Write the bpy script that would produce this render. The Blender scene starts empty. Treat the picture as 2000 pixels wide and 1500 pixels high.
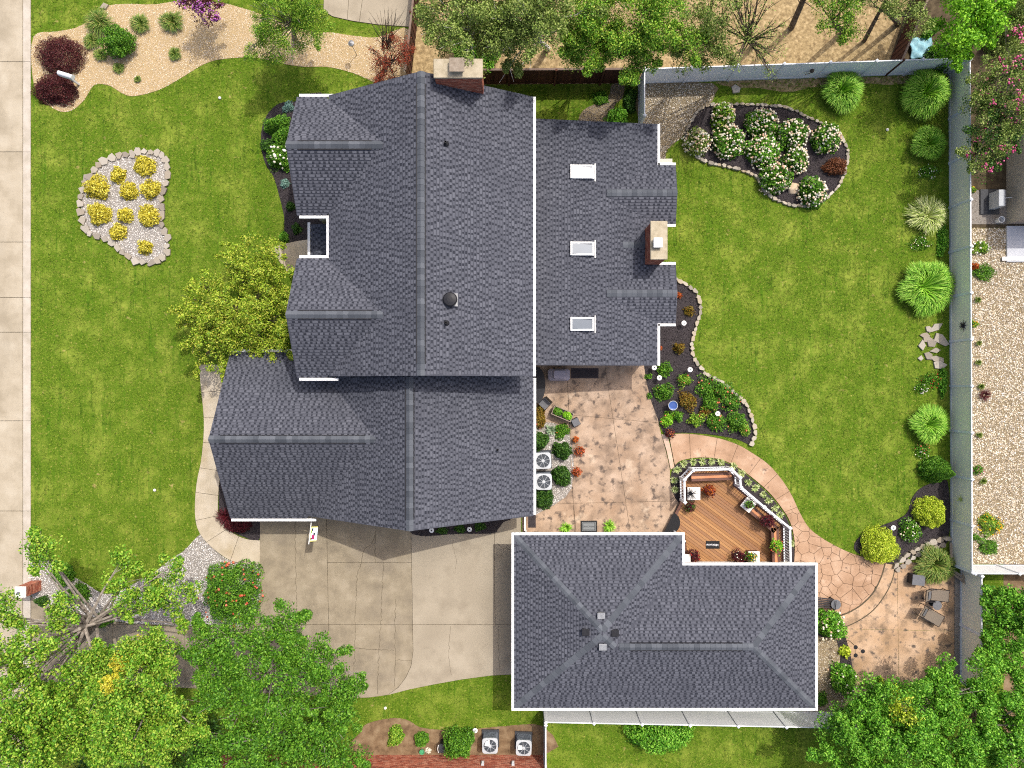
import bpy, bmesh, math, random
import numpy as np
from mathutils import Vector, Matrix
R = math.radians
random.seed(7)
rng = np.random.default_rng(7)
sc = bpy.context.scene
COL = sc.collection
# ------------------------------------------------------------------ camera, sky, sun, exposure
H, F = 37.5, 1387.5            # camera height in metres; focal length in photo pixels
def P(px, py, h=0.0):          # place seen at a photo pixel, on a surface h metres above ground
    k = (H - h) / F
    return Vector(((px - 1000) * k, (750 - py) * k, h))
cam_d = bpy.data.cameras.new('camera'); cam = bpy.data.objects.new('camera', cam_d); COL.objects.link(cam)
cam.location = (0, 0, H); cam_d.sensor_width = 36; cam_d.lens = F / 2000 * 36; cam_d.clip_end = 2000
sc.camera = cam
SUN = Vector((0.315, 0.39, 0.866)).normalized()
w = bpy.data.worlds.new('World'); sc.world = w; w.use_nodes = True
nt = w.node_tree; bg = nt.nodes['Background']
sky = nt.nodes.new('ShaderNodeTexSky'); sky.sky_type = 'NISHITA'; sky.sun_disc = False
sky.sun_elevation = math.asin(SUN.z); sky.sun_rotation = math.atan2(SUN.x, SUN.y)
nt.links.new(sky.outputs[0], bg.inputs[0]); bg.inputs[1].default_value = 0.15; sky.air_density = 0.75; sky.dust_density = 5.0; sky.ozone_density = 0.5
sl = bpy.data.lights.new('sun', 'SUN'); so = bpy.data.objects.new('sun', sl); COL.objects.link(so)
sl.energy = 2.1; sl.angle = R(0.5); sl.color = (1.0, 0.955, 0.89)
so.rotation_euler = (-SUN).to_track_quat('-Z', 'Y').to_euler(); so.location = (20, 25, 60)
sc.view_settings.view_transform = 'Standard'; sc.view_settings.look = 'None'
sc.view_settings.gamma = 1; sc.view_settings.use_curve_mapping = False
sc.view_settings.exposure = 0.62
sc.render.engine = 'CYCLES'
sc.cycles.max_bounces = 4; sc.cycles.diffuse_bounces = 2; sc.cycles.transmission_bounces = 2; sc.cycles.glossy_bounces = 2
sc.cycles.use_denoising = False; sc.cycles.filter_width = 1.1; sc.cycles.adaptive_threshold = 0.01; sc.cycles.sample_clamp_indirect = 4
# ------------------------------------------------------------------ materials
def lin(c):
    if isinstance(c, str):
        c = tuple(int(c[i:i + 2], 16) / 255 for i in (0, 2, 4))
        return tuple(((x / 12.92) if x <= .04045 else ((x + .055) / 1.055) ** 2.4) for x in c) + (1,)
    return tuple(c) + (1,)
def mat(name, cols, scale=4., detail=5., rough=.85, bump=0., bscale=60., isl=0., by='noise', spots=(), spec=.25,
        metal=0., transl=0., ramp=(.32, .68), stretch=None, bdist=.01):
    m = bpy.data.materials.new(name); m.use_nodes = True
    N, L = m.node_tree.nodes, m.node_tree.links
    b = N['Principled BSDF']; out = N['Material Output']
    b.inputs['Roughness'].default_value = rough; b.inputs['Specular IOR Level'].default_value = spec
    b.inputs['Metallic'].default_value = metal
    geo = N.new('ShaderNodeNewGeometry'); pos = geo.outputs['Position']
    if stretch:
        mp = N.new('ShaderNodeMapping'); mp.inputs['Scale'].default_value = stretch[0]; mp.inputs['Rotation'].default_value = (0, 0, stretch[1])
        L.new(pos, mp.inputs[0]); pos = mp.outputs[0]
    def noise(s, d, st=None):
        n = N.new('ShaderNodeTexNoise'); n.inputs['Scale'].default_value = s; n.inputs['Detail'].default_value = d
        n.inputs['Roughness'].default_value = .6
        src = pos
        if st:
            m2 = N.new('ShaderNodeMapping'); m2.inputs['Scale'].default_value = st; L.new(pos, m2.inputs[0]); src = m2.outputs[0]
        L.new(src, n.inputs['Vector']); return n.outputs['Fac']
    rp = N.new('ShaderNodeValToRGB'); el = rp.color_ramp.elements
    k = len(cols); lo, hi = ramp if by == 'noise' else (0.0, 1.0)
    el[0].position = lo; el[0].color = lin(cols[0])
    el[1].position = hi; el[1].color = lin(cols[-1])
    for i in range(1, k - 1):
        e = el.new(lo + (hi - lo) * i / (k - 1)); e.color = lin(cols[i])
    if by == 'noise': L.new(noise(scale, detail), rp.inputs[0])
    elif by == 'island': L.new(geo.outputs['Random Per Island'], rp.inputs[0])
    else:
        oi = N.new('ShaderNodeObjectInfo'); L.new(oi.outputs['Random'], rp.inputs[0])
    col = rp.outputs[0]
    for s in spots:
        r2 = N.new('ShaderNodeValToRGB'); r2.color_ramp.elements[0].position = s[2]; r2.color_ramp.elements[1].position = s[3]
        L.new(noise(s[1], s[4] if len(s) > 4 else 4, s[5] if len(s) > 5 else None), r2.inputs[0])
        mx = N.new('ShaderNodeMix'); mx.data_type = 'RGBA'
        L.new(r2.outputs[0], mx.inputs[0]); L.new(col, mx.inputs[6]); mx.inputs[7].default_value = lin(s[0])
        col = mx.outputs[2]
    if isl:
        mr = N.new('ShaderNodeMapRange'); mr.inputs[3].default_value = 1 - isl; mr.inputs[4].default_value = 1 + isl
        L.new(geo.outputs['Random Per Island'], mr.inputs[0])
        hs = N.new('ShaderNodeHueSaturation'); L.new(mr.outputs[0], hs.inputs['Value']); L.new(col, hs.inputs['Color']); col = hs.outputs[0]
    L.new(col, b.inputs['Base Color'])
    if bump:
        bp = N.new('ShaderNodeBump'); bp.inputs['Strength'].default_value = bump; bp.inputs['Distance'].default_value = bdist
        L.new(noise(bscale, 2), bp.inputs['Height']); L.new(bp.outputs[0], b.inputs['Normal'])
    if transl:
        tr = N.new('ShaderNodeBsdfTranslucent'); L.new(col, tr.inputs[0])
        ms = N.new('ShaderNodeMixShader'); ms.inputs[0].default_value = transl
        L.new(b.outputs[0], ms.inputs[1]); L.new(tr.outputs[0], ms.inputs[2]); L.new(ms.outputs[0], out.inputs[0])
    return m
def leafmat(name, cols, transl=.16, spots=(), rough=.55):
    return mat(name, cols, by='island', transl=transl, rough=rough, spec=.3, spots=spots)
M = {}
GR = ['4d6b1c', '647f24', '7c9432']
lawn_spots = (('86923a', .8, .46, .78, 5), ('4a6a18', 3.0, .54, .72, 3, (1.6, .1, 1)), ('9c964c', 7.5, .58, .74, 4), ('3d5a16', 5.0, .56, .74, 4), ('a3945c', 1.8, .65, .75, 6))
M['lawn'] = mat('lawn', ['3f5414', '516a1a', '627a22'], 12, 5, .95, .6, 90, spots=lawn_spots, spec=.05)
M['blade'] = mat('grass_blade', ['465f14', '61801e', '7f982e', '98a344'], 11, 4, .75, spots=lawn_spots, isl=.35, spec=.15, transl=.25)
M['darksoil'] = mat('dark_soil', ['3b3327', '4f4536', '5d5240'], 3, 5, .95, .5, 40, spec=.05)
M['soil'] = mat('soil', ['5c4a38', '7a654d', '8d7a60'], 2, 8, .95, .6, 40, spec=.05)
M['litter'] = mat('straw_ground', ['75644a', '97835f', 'b5a07a'], 5, 6, .95, .8, 60, spots=(('6f5a3c', 2.2, .58, .75, 7), ('7b7a3c', .7, .62, .74, 6)), spec=.05)
M['mulch'] = mat('mulch', ['2a2627', '3b3638', '4a4546'], 30, 6, .95, .8, 70, spec=.05)
M['chip'] = mat('mulch_chip', ['231f20', '343031', '454040', '5d5755'], by='island', rough=.95, spec=.05)
CONC = dict(detail=5, rough=.9, bump=.25, bscale=120, spec=.1)
M['road'] = mat('street_concrete', ['978c78', 'a79c88', 'b1a794'], .8, spots=(('8f8573', .3, .5, .75, 6, (1, .4, 1)), ('877d6b', 26, .6, .8, 3)), **CONC)
M['gutterpan'] = mat('gutter_concrete', ['a59c8c', 'b1a89a', 'bab2a5'], 1.5, **CONC)
M['drive'] = mat('driveway_concrete', ['7d7362', '8d826e', '9a8f7b'], 1.2, spots=(('83796a', .35, .5, .75, 6), ('c3baa6', 22, .64, .76, 3), ('7d725e', 30, .66, .78, 3)), **CONC)
M['drivenew'] = mat('driveway_concrete_pale', ['8f8574', '9b917f', 'a49a88'], 1.0, spots=(('877d6c', .5, .5, .78, 6), ('7d7464', 26, .62, .8, 3)), **CONC)
M['walk'] = mat('walk_concrete', ['a69a84', 'b2a691', 'bbb09d'], 1.1, spots=(('a39478', .7, .56, .76, 6),), **CONC)
M['crack'] = mat('crack', ['4b4336', '5c5445'], 10, rough=1, spec=0)
PAT = (('7a6858', 1.1, .46, .70, 7), ('5f534a', 2.6, .535, .65, 8), ('c5b29b', .9, .6, .76, 5))
M['patio'] = mat('stamped_concrete', ['957d67', 'a68f79', 'b49e89'], .7, 8, .8, .5, 22, spots=PAT, spec=.15, bdist=.02)
M['patiowalk'] = mat('stamped_walk', ['96785f', 'a8896f', 'b69a81'], .9, 6, .8, .5, 18, spots=(('6a584c', 3.2, .62, .70, 6), ('cbb098', 1.2, .6, .76, 5)), spec=.15, bdist=.02)
M['patiolow'] = mat('stamped_lower', ['9c8062', 'b09376', 'bfa489'], .7, 6, .8, .5, 22, spots=(('746351', 1.3, .50, .70, 7), ('5f544b', 2.8, .545, .66, 8)), spec=.15, bdist=.02)
M['border'] = mat('border_concrete', ['b59a86', 'c7ad98'], 2, **CONC)
M['tanpeb'] = mat('tan_pebbles', ['94805f', 'cdb795', 'e0cdb0', 'ebdfca', 'bda988', 'f3ebdd'], by='island', rough=.9, spec=.1)
M['tanbase'] = mat('tan_gravel_base', ['98835f', 'b39d78'], 25, rough=.95, spec=.05)
M['whitepeb'] = mat('white_pebbles', ['8d8983', 'c9c4be', 'e6e2dc', 'f2efea', 'd8cfc4'], by='island', rough=.9, spec=.1)
M['whitebase'] = mat('grey_gravel_base', ['6d6862', '9b958d'], 30, rough=.95, spec=.05)
M['riverpeb'] = mat('river_pebbles', ['7d705c', 'a9997f', 'c9bb9f', 'e4dccb', '9a9286', 'bca888', 'efe9de'], by='island', rough=.8, spec=.2)
M['riverbase'] = mat('river_gravel_base', ['6b5f4c', '938468'], 25, rough=.95, spec=.05)
M['greypeb'] = mat('grey_chippings', ['756a60', '94897d', 'aba094'], by='island', rough=.9, spec=.1)
M['stone'] = mat('limestone', ['7f796e', '978f82', 'aba496', 'a09179', 'b9b3a6'], by='object', rough=.9, bump=.5, bscale=35, spots=(('7d776b', 4, .58, .75, 6),), spec=.1)
M['flag'] = mat('flagstone', ['7d746a', '938b7f', 'a59e92', '8f8474', 'b0a99e'], by='object', rough=.9, bump=.5, bscale=30, spots=(('8a8377', 5, .58, .75, 6),), spec=.1)
M['shingle'] = mat('shingle_tab', ['4f5159', '54565e', '595b63', '5f6169'], by='island', rough=.9, bump=.2, bscale=220, spec=.12, spots=(('4b4d55', .5, .5, .8, 4),))
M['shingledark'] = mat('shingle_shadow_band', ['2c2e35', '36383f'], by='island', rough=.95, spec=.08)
M['shinglebase'] = mat('shingle_course', ['42444c', '4a4c54'], 6, rough=.95, bump=.3, bscale=220, spec=.1)
M['cap'] = mat('ridge_cap', ['484c52', '53575d', '5e6268'], by='object', rough=.9, bump=.3, bscale=150, spec=.15)
M['white'] = mat('white_trim', ['d9d9d7', 'e4e4e1'], 2, rough=.5, spec=.3, spots=(('b9b5a8', 2.5, .6, .82, 6),))
M['vinyl'] = mat('white_vinyl', ['d5d8db', 'dfe1e3'], 2, rough=.45, spec=.35)
M['vinylpanel'] = mat('grey_vinyl_panel', ['e3e4e2', 'e8e9e7'], 1.5, rough=.55, spec=.3)
M['taupepanel'] = mat('taupe_vinyl_panel', ['e9e4cd', 'eeead6'], 1.5, rough=.6, spec=.25)
M['wall'] = mat('house_siding', ['b9b2a4', 'c6c0b3'], 2, rough=.8)
M['brickwall'] = mat('brick', ['8a4a3a', '9d5b48', 'b06d56', 'b9836c', '7b4538'], by='island', rough=.9, bump=.4, bscale=90, spec=.1)
M['mortar'] = mat('mortar', ['8d7f72', 'a39587'], 20, rough=.95)
M['capstone'] = mat('chimney_crown', ['968b74', 'a89d85', 'b2a791'], 4, 7, .9, .4, 60, spots=(('9b8d72', 3, .6, .75, 6),))
M['metal'] = mat('galvanised', ['8a8b8c', 'a0a2a3'], 6, rough=.45, metal=.6)
M['dark'] = mat('black_plastic', ['1c1c1f', '26262a'], 6, rough=.5)
M['glass'] = mat('skylight_glass', ['47525e', '596572'], 1, rough=.3, spec=.6)
M['blind'] = mat('skylight_blind', ['e6e4de', 'eeece6'], 1, rough=.5)
M['deckwood'] = mat('deck_board', ['7f5a3c', '956c46', 'a87e53', '8c674a', '9e754c'], by='object', rough=.65, bump=.3, bscale=40, spec=.2, spots=(('8d5a38', 2.5, .55, .8, 6),))
M['deckdark'] = mat('deck_trim', ['5d4238', '6d4e43'], 3, rough=.65, spec=.2)
M['benchlight'] = mat('bench_board', ['b67b56', 'c38a63'], 3, rough=.65, spec=.2)
M['fencebrown'] = mat('brown_fence', ['3e241c', '4b2d23', '573629'], by='object', rough=.8, bump=.4, bscale=50)
M['fencerail'] = mat('fence_rail', ['6b5a4f', '7d6c60'], 4, rough=.85)
M['bark'] = mat('bark', ['6b6259', '8c8379', 'a69d92'], 5, 7, .95, .7, 40)
M['barkdark'] = mat('dark_bark', ['3b322b', '51473d', '675c50'], 5, 7, .95, .7, 40)
M['barkwhite'] = mat('birch_bark', ['a39e95', 'c6c2ba', 'd9d6cf'], 5, 7, .9, .5, 40)
M['ac'] = mat('ac_case', ['a9adb0', 'b5b9bc'], 3, rough=.5)
M['acdark'] = mat('ac_louvre', ['34363a', '434549'], 8, rough=.6)
M['acfan'] = mat('ac_grille', ['5d646d', '77808a'], 8, rough=.5, metal=.3)
M['rattan'] = mat('dark_resin', ['2b292b', '3b383a'], 20, rough=.7, bump=.4, bscale=90)
M['sling'] = mat('taupe_sling', ['6d6358', '7a7064'], 30, rough=.8)
M['cushion'] = mat('grey_cushion', ['5e5f62', '6b6c6f'], 10, rough=.85)
M['cover'] = mat('grey_cover', ['8d8893', '9c97a2'], 3, 5, .8, .4, 8)
M['matdark'] = mat('door_mat', ['2b2628', '3f383a', '544b4b'], 40, 4, .95)
M['matgrey'] = mat('grey_mat', ['6f7375', '7d8183'], 30, rough=.9)
M['matblack'] = mat('black_mat', ['1b1b1d', '2a2a2c'], 30, rough=.9)
M['ink'] = mat('white_ink', ['e3e3e6', 'efeff1'], 10, rough=.7)
M['blueglaze'] = mat('blue_glaze', ['2f4a86', '4566a3'], 5, rough=.2, spec=.5)
M['water'] = mat('birdbath_water', ['24407e', '2f5396'], 3, rough=.05, spec=.6)
M['red'] = mat('red_pot', ['8d1f1c', 'a32a24'], 5, rough=.5)
M['terra'] = mat('planter_white', ['d9d6cf', 'e3e0da'], 12, 5, .7)
M['limewood'] = mat('weathered_wood', ['7d7060', '95897a'], 6, rough=.9, bump=.4)
M['blue'] = mat('blue_tarp', ['6c9bab', '83b0bd', '9cc3cb'], 5, 5, .6, .6, 9)
M['flagcloth'] = mat('flag_cloth', ['cfdde6', 'dbe6ec'], 3, rough=.8)
M['yellow'] = mat('yellow_trim', ['d8cf6a', 'e3db85'], 3, rough=.8)
M['magenta'] = mat('magenta_print', ['8d1f52', 'a83468'], 3, rough=.8)
M['navy'] = mat('dark_print', ['20242f', '2e3440'], 3, rough=.8)
M['pad'] = mat('pale_pad', ['b2b4b8', 'bdbfc3'], 1.5, **CONC)
# foliage
M['ymaple'] = leafmat('yellow_green_leaf', ['4f7114', '76981f', '9ab330', 'b7c54a', 'b1ac40'])
M['green'] = leafmat('green_leaf', ['2c560e', '457818', '619424', '80aa36'])
M['dkgreen'] = leafmat('dark_green_leaf', ['1c3a10', '2c5217', '416a20', '587f2c'])
M['lime'] = leafmat('lime_leaf', ['4a8412', '6ba81b', '8cc62a', 'a9d83f'])
M['lightgreen'] = leafmat('light_green_leaf', ['36620f', '558a1c', '77a62b', '9abc3e', 'a8b446'])
M['olive'] = leafmat('olive_leaf', ['4f6a24', '718a38', '90a34e', 'a9b465'])
M['bright'] = leafmat('bright_green_leaf', ['346812', '53901e', '74b030', '98c648'])
M['yellowleaf'] = leafmat('yellow_leaf', ['8a8f1c', 'b3b02a', 'd0c53c', 'dfd55a'])
M['gold'] = leafmat('gold_leaf', ['7a981a', 'a3bd26', 'c4d23a', 'dae25c'])
M['goldshrub'] = leafmat('gold_shrub_leaf', ['8f8a22', 'bdb02e', 'dbcd42', 'e8df74'])
M['rustbrown'] = leafmat('rust_brown_leaf', ['5a3320', '75472c', '8f5f3e'], .2)
M['maroon'] = leafmat('maroon_leaf', ['2f1418', '4a1d22', '622a2c', '70403a'], .15)
M['burg'] = leafmat('burgundy_leaf', ['2d0c12', '4c141d', '6d1f2a', '3d2a22'], .15)
M['redleaf'] = leafmat('red_leaf', ['6b2a1c', '8f3c28', 'ad5238', '7d4a34'], .25)
M['rust'] = leafmat('rust_leaf', ['7d3512', 'a34e18', 'c06b25', 'b5482a'], .2)
M['bronze'] = leafmat('bronze_leaf', ['5d4416', '7f6320', '9c7d2c', '6d7a2c'], .25)
M['bluegreen'] = leafmat('blue_green_leaf', ['5d8478', '7ba092', '9dbcae'], .15)
M['daylily'] = leafmat('daylily_blade', ['3f5a1b', '5c7a29', '7b9440', 'a39a55'])
M['pampas'] = leafmat('pampas_blade', ['4f8a17', '6faa24', '93c53c', 'b5d860'])
M['varieg'] = leafmat('variegated_blade', ['6b8f35', '9fb95c', 'd3dc9b', 'e6e8bf'])
M['spiky'] = leafmat('pale_blade', ['7f9a3c', 'a5b95a', 'cbd48a', 'dfe0a8'])
M['yucca'] = leafmat('yucca_blade', ['5d7d5c', '8ba583', 'c0cba6'])
M['wh'] = mat('white_bloom', ['dcd6bd', 'eeead8', 'f4f1e6'], by='island', rough=.8, transl=.15)
M['whpink'] = mat('cream_bloom', ['c9a183', 'e2cfae', 'efe8d0', 'f2eee0'], by='island', rough=.8, transl=.15)
M['pink'] = mat('pink_bloom', ['b03c6e', 'cf5f8a', 'dd86a5'], by='island', rough=.8, transl=.15)
M['purple'] = mat('purple_bloom', ['8f3f93', 'b565b0', 'cf8fc6'], by='island', rough=.8, transl=.15)
M['coral'] = mat('coral_bloom', ['b84a30', 'd0684a', 'dd8c6d'], by='island', rough=.8, transl=.15)
M['orange'] = mat('orange_bloom', ['b5541c', 'cf7030', 'd98a4c'], by='island', rough=.8, transl=.15)
M['yellowbl'] = mat('yellow_bloom', ['c98d10', 'e0ab1c', 'e8c23f'], by='island', rough=.8, transl=.15)
M['redbl'] = mat('red_bloom', ['9c1f22', 'bd3532'], by='island', rough=.8, transl=.15)
# ------------------------------------------------------------------ mesh helpers
def tag(o, label=None, cat=None, group=None, kind=None):
    if label: o['label'] = label
    if cat: o['category'] = cat
    if group: o['group'] = group
    if kind: o['kind'] = kind
    return o
OFF = {}
def thing(name, label, cat, loc, group=None, rotz=0.):
    o = bpy.data.objects.new(name, None); o.empty_display_size = .2; COL.objects.link(o)
    o.location = loc; o.rotation_euler = (0, 0, rotz); OFF[o.name] = Vector(loc)
    return tag(o, label, cat, group)
def finish(name, me, mt, parent=None, loc=None, kind=None, smooth=False):
    if mt is not None: me.materials.append(M[mt] if isinstance(mt, str) else mt)
    if smooth: me.polygons.foreach_set('use_smooth', [True] * len(me.polygons))
    o = bpy.data.objects.new(name, me); COL.objects.link(o)
    if parent is not None: o.parent = parent; OFF[o.name] = OFF[parent.name]
    else:
        OFF[o.name] = Vector(loc) if loc is not None else Vector((0, 0, 0)); o.location = OFF[o.name]
    if kind: o['kind'] = kind
    return o
def npmesh(name, V, Fc, mt, parent=None, loc=None, kind=None, smooth=False, local=False):
    V = np.asarray(V, dtype=np.float64); Fc = np.asarray(Fc, dtype=np.int32)
    off = (OFF[parent.name] if parent is not None else (Vector(loc) if loc is not None else None))
    if off is not None and not local: V = V - np.array(off)
    me = bpy.data.meshes.new(name); k = Fc.shape[1]; m = len(Fc)
    me.vertices.add(len(V)); me.vertices.foreach_set('co', V.astype(np.float32).ravel())
    me.loops.add(m * k); me.loops.foreach_set('vertex_index', Fc.ravel())
    me.polygons.add(m); me.polygons.foreach_set('loop_start', np.arange(0, m * k, k, dtype=np.int32))
    me.update(calc_edges=True)
    return finish(name, me, mt, parent, loc, kind, smooth)
class MB:
    def __init__(s): s.v = []; s.f = []
    def add(s, vs, fs):
        b = len(s.v); s.v += [tuple(v) for v in vs]; s.f += [tuple(i + b for i in f) for f in fs]; return s
    def box(s, c, size, rz=0., ax=None):
        hx, hy, hz = size[0] / 2, size[1] / 2, size[2] / 2; ca, sa = math.cos(rz), math.sin(rz); vs = []
        for z in (-hz, hz):
            for x, y in ((-hx, -hy), (hx, -hy), (hx, hy), (-hx, hy)):
                vs.append((c[0] + x * ca - y * sa, c[1] + x * sa + y * ca, c[2] + z))
        return s.add(vs, [(3, 2, 1, 0), (4, 5, 6, 7), (0, 1, 5, 4), (1, 2, 6, 5), (2, 3, 7, 6), (3, 0, 4, 7)])
    def bar(s, a, b, wd, ht):        # rectangular bar between two points
        a, b = Vector(a), Vector(b); d = (b - a).normalized()
        u = d.cross(Vector((0, 0, 1)));  u = Vector((1, 0, 0)) if u.length < 1e-4 else u.normalized()
        n = u.cross(d); vs = []
        for p in (a, b):
            for x, y in ((-1, -1), (1, -1), (1, 1), (-1, 1)): vs.append(p + u * x * wd / 2 + n * y * ht / 2)
        return s.add(vs, [(0, 1, 2, 3), (7, 6, 5, 4), (0, 4, 5, 1), (1, 5, 6, 2), (2, 6, 7, 3), (3, 7, 4, 0)])
    def prism(s, poly, z0, z1, inset=0.):
        n = len(poly); a = sum(poly[i][0] * poly[(i + 1) % n][1] - poly[(i + 1) % n][0] * poly[i][1] for i in range(n))
        if a < 0: poly = poly[::-1]
        vs = [(p[0], p[1], z0) for p in poly] + [(p[0], p[1], z1 - inset) for p in poly]
        fs = [tuple(range(n))[::-1]] + [(i, (i + 1) % n, (i + 1) % n + n, i + n) for i in range(n)]
        if inset:
            q = shrink(poly, inset); vs += [(p[0], p[1], z1) for p in q]
            fs += [(i + n, (i + 1) % n + n, (i + 1) % n + 2 * n, i + 2 * n) for i in range(n)]; fs.append(tuple(range(2 * n, 3 * n)))
        else: fs.append(tuple(range(n, 2 * n)))
        return s.add(vs, fs)
    def hull(s, top, dz):            # sloped polygon with a vertical thickness
        n = len(top); vs = [tuple(p) for p in top] + [(p[0], p[1], p[2] - dz) for p in top]
        return s.add(vs, [tuple(range(n)), tuple(range(n, 2 * n))[::-1]] + [((i + 1) % n, i, i + n, (i + 1) % n + n) for i in range(n)])
    def tube(s, path, rad, seg=6):
        path = [Vector(p) for p in path]; n = len(path); rad = rad if hasattr(rad, '__len__') else [rad] * n; vs = []; fs = []
        for i, p in enumerate(path):
            d = (path[min(i + 1, n - 1)] - path[max(i - 1, 0)]).normalized()
            u = d.cross(Vector((0, 0, 1))); u = Vector((1, 0, 0)) if u.length < .01 else u.normalized(); q = d.cross(u)
            for j in range(seg):
                t = 2 * math.pi * j / seg; vs.append(p + (u * math.cos(t) + q * math.sin(t)) * rad[i])
        for i in range(n - 1):
            for j in range(seg): fs.append((i * seg + j, i * seg + (j + 1) % seg, (i + 1) * seg + (j + 1) % seg, (i + 1) * seg + j))
        fs.append(tuple(range(seg))[::-1]); fs.append(tuple(range((n - 1) * seg, n * seg)))
        return s.add(vs, fs)
    def lathe(s, c, prof, seg=20, cap=True):
        vs = []; fs = []; n = len(prof)
        for r, z in prof:
            for j in range(seg):
                t = 2 * math.pi * j / seg; vs.append((c[0] + r * math.cos(t), c[1] + r * math.sin(t), c[2] + z))
        for i in range(n - 1):
            for j in range(seg): fs.append((i * seg + j, i * seg + (j + 1) % seg, (i + 1) * seg + (j + 1) % seg, (i + 1) * seg + j))
        if cap: fs.append(tuple(range(seg))[::-1]); fs.append(tuple(range((n - 1) * seg, n * seg)))
        return s.add(vs, fs)
    def build(s, name, mt, parent=None, loc=None, kind=None, smooth=False, local=False, bevel=0.):
        me = bpy.data.meshes.new(name)
        off = OFF[parent.name] if parent is not None else (Vector(loc) if loc is not None else Vector((0, 0, 0)))
        if local: off = Vector((0, 0, 0))
        me.from_pydata([(x - off[0], y - off[1], z - off[2]) for x, y, z in s.v], [], s.f); me.update()
        o = finish(name, me, mt, parent, loc, kind, smooth)
        if bevel:
            bv = o.modifiers.new('bevel', 'BEVEL'); bv.width = bevel; bv.segments = 2; bv.limit_method = 'ANGLE'
        return o
def share(src, parent, loc, rot=None, scale=None, name=None):
    o = bpy.data.objects.new(name or src.name.split('.')[0], src.data); COL.objects.link(o); o.parent = parent
    o.location = Vector(loc) - OFF[parent.name]; OFF[o.name] = OFF[parent.name]
    if rot is not None: o.rotation_euler = rot
    if scale is not None: o.scale = scale
    return o
def shrink(poly, d):
    n = len(poly); out = []
    a = sum(poly[i][0] * poly[(i + 1) % n][1] - poly[(i + 1) % n][0] * poly[i][1] for i in range(n)); sg = 1 if a > 0 else -1
    for i in range(n):
        p0, p1, p2 = (Vector(poly[j % n][:2]) for j in (i - 1, i, i + 1))
        e1 = (p1 - p0); e2 = (p2 - p1)
        if e1.length < 1e-6 or e2.length < 1e-6: out.append((p1.x, p1.y)); continue
        e1.normalize(); e2.normalize(); n1 = Vector((-e1.y, e1.x)) * sg; n2 = Vector((-e2.y, e2.x)) * sg
        m = n1 + n2; l = max(.5, m.length_squared / 2)
        q = p1 + m * (d / l) / 1.0 * .5 * 1.0 if False else p1 + m / max(.4, 1 + n1.dot(n2)) * d
        out.append((q.x, q.y))
    return out
def clip(poly, p, nrm):              # keep the side where (x-p).nrm >= 0
    out = []; n = len(poly)
    for i in range(n):
        a, b = poly[i], poly[(i + 1) % n]
        da = (a[0] - p[0]) * nrm[0] + (a[1] - p[1]) * nrm[1]; db = (b[0] - p[0]) * nrm[0] + (b[1] - p[1]) * nrm[1]
        if da >= 0: out.append(a)
        if (da >= 0) != (db >= 0):
            t = da / (da - db); out.append((a[0] + (b[0] - a[0]) * t, a[1] + (b[1] - a[1]) * t))
    return out
def area(poly):
    n = len(poly); return abs(sum(poly[i][0] * poly[(i + 1) % n][1] - poly[(i + 1) % n][0] * poly[i][1] for i in range(n))) / 2
def smooth(pts, per=5, closed=True):
    n = len(pts); out = []; pts = [Vector(p[:2]) for p in pts]
    for i in range(n if closed else n - 1):
        if closed: p0, p1, p2, p3 = pts[i - 1], pts[i], pts[(i + 1) % n], pts[(i + 2) % n]
        else: p0, p1, p2, p3 = pts[max(i - 1, 0)], pts[i], pts[i + 1], pts[min(i + 2, n - 1)]
        for j in range(per):
            t = j / per
            q = .5 * ((2 * p1) + (p2 - p0) * t + (2 * p0 - 5 * p1 + 4 * p2 - p3) * t * t + (3 * p1 - p0 - 3 * p2 + p3) * t ** 3)
            out.append((q.x, q.y))
    if not closed: out.append((pts[-1].x, pts[-1].y))
    return out
def wp(pts, h=0.): return [tuple(P(x, y, h))[:2] for x, y in pts]
def inside(X, Y, poly):
    r = np.zeros(len(X), bool); n = len(poly); j = n - 1
    for i in range(n):
        xi, yi = poly[i]; xj, yj = poly[j]
        if yi != yj:
            c = ((yi > Y) != (yj > Y)) & (X < (xj - xi) * (Y - yi) / (yj - yi) + xi); r ^= c
        j = i
    return r
def scatter(poly, n, excl=()):
    xs = [p[0] for p in poly]; ys = [p[1] for p in poly]
    full = (max(xs) - min(xs)) * (max(ys) - min(ys)); k = int(n * full / max(area(poly), .01))
    X = rng.uniform(min(xs), max(xs), k); Y = rng.uniform(min(ys), max(ys), k); m = inside(X, Y, poly)
    for e in excl: m &= ~inside(X, Y, e)
    return np.stack([X[m], Y[m]], 1)
EXCL = []
def sheet(name, poly, z, mt, kind='structure', depth=.12, excl=True, parent=None):
    o = MB().prism(list(poly), z - depth, z).build(name, mt, parent, kind=kind)
    if excl: EXCL.append(list(poly))
    return o
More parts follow.
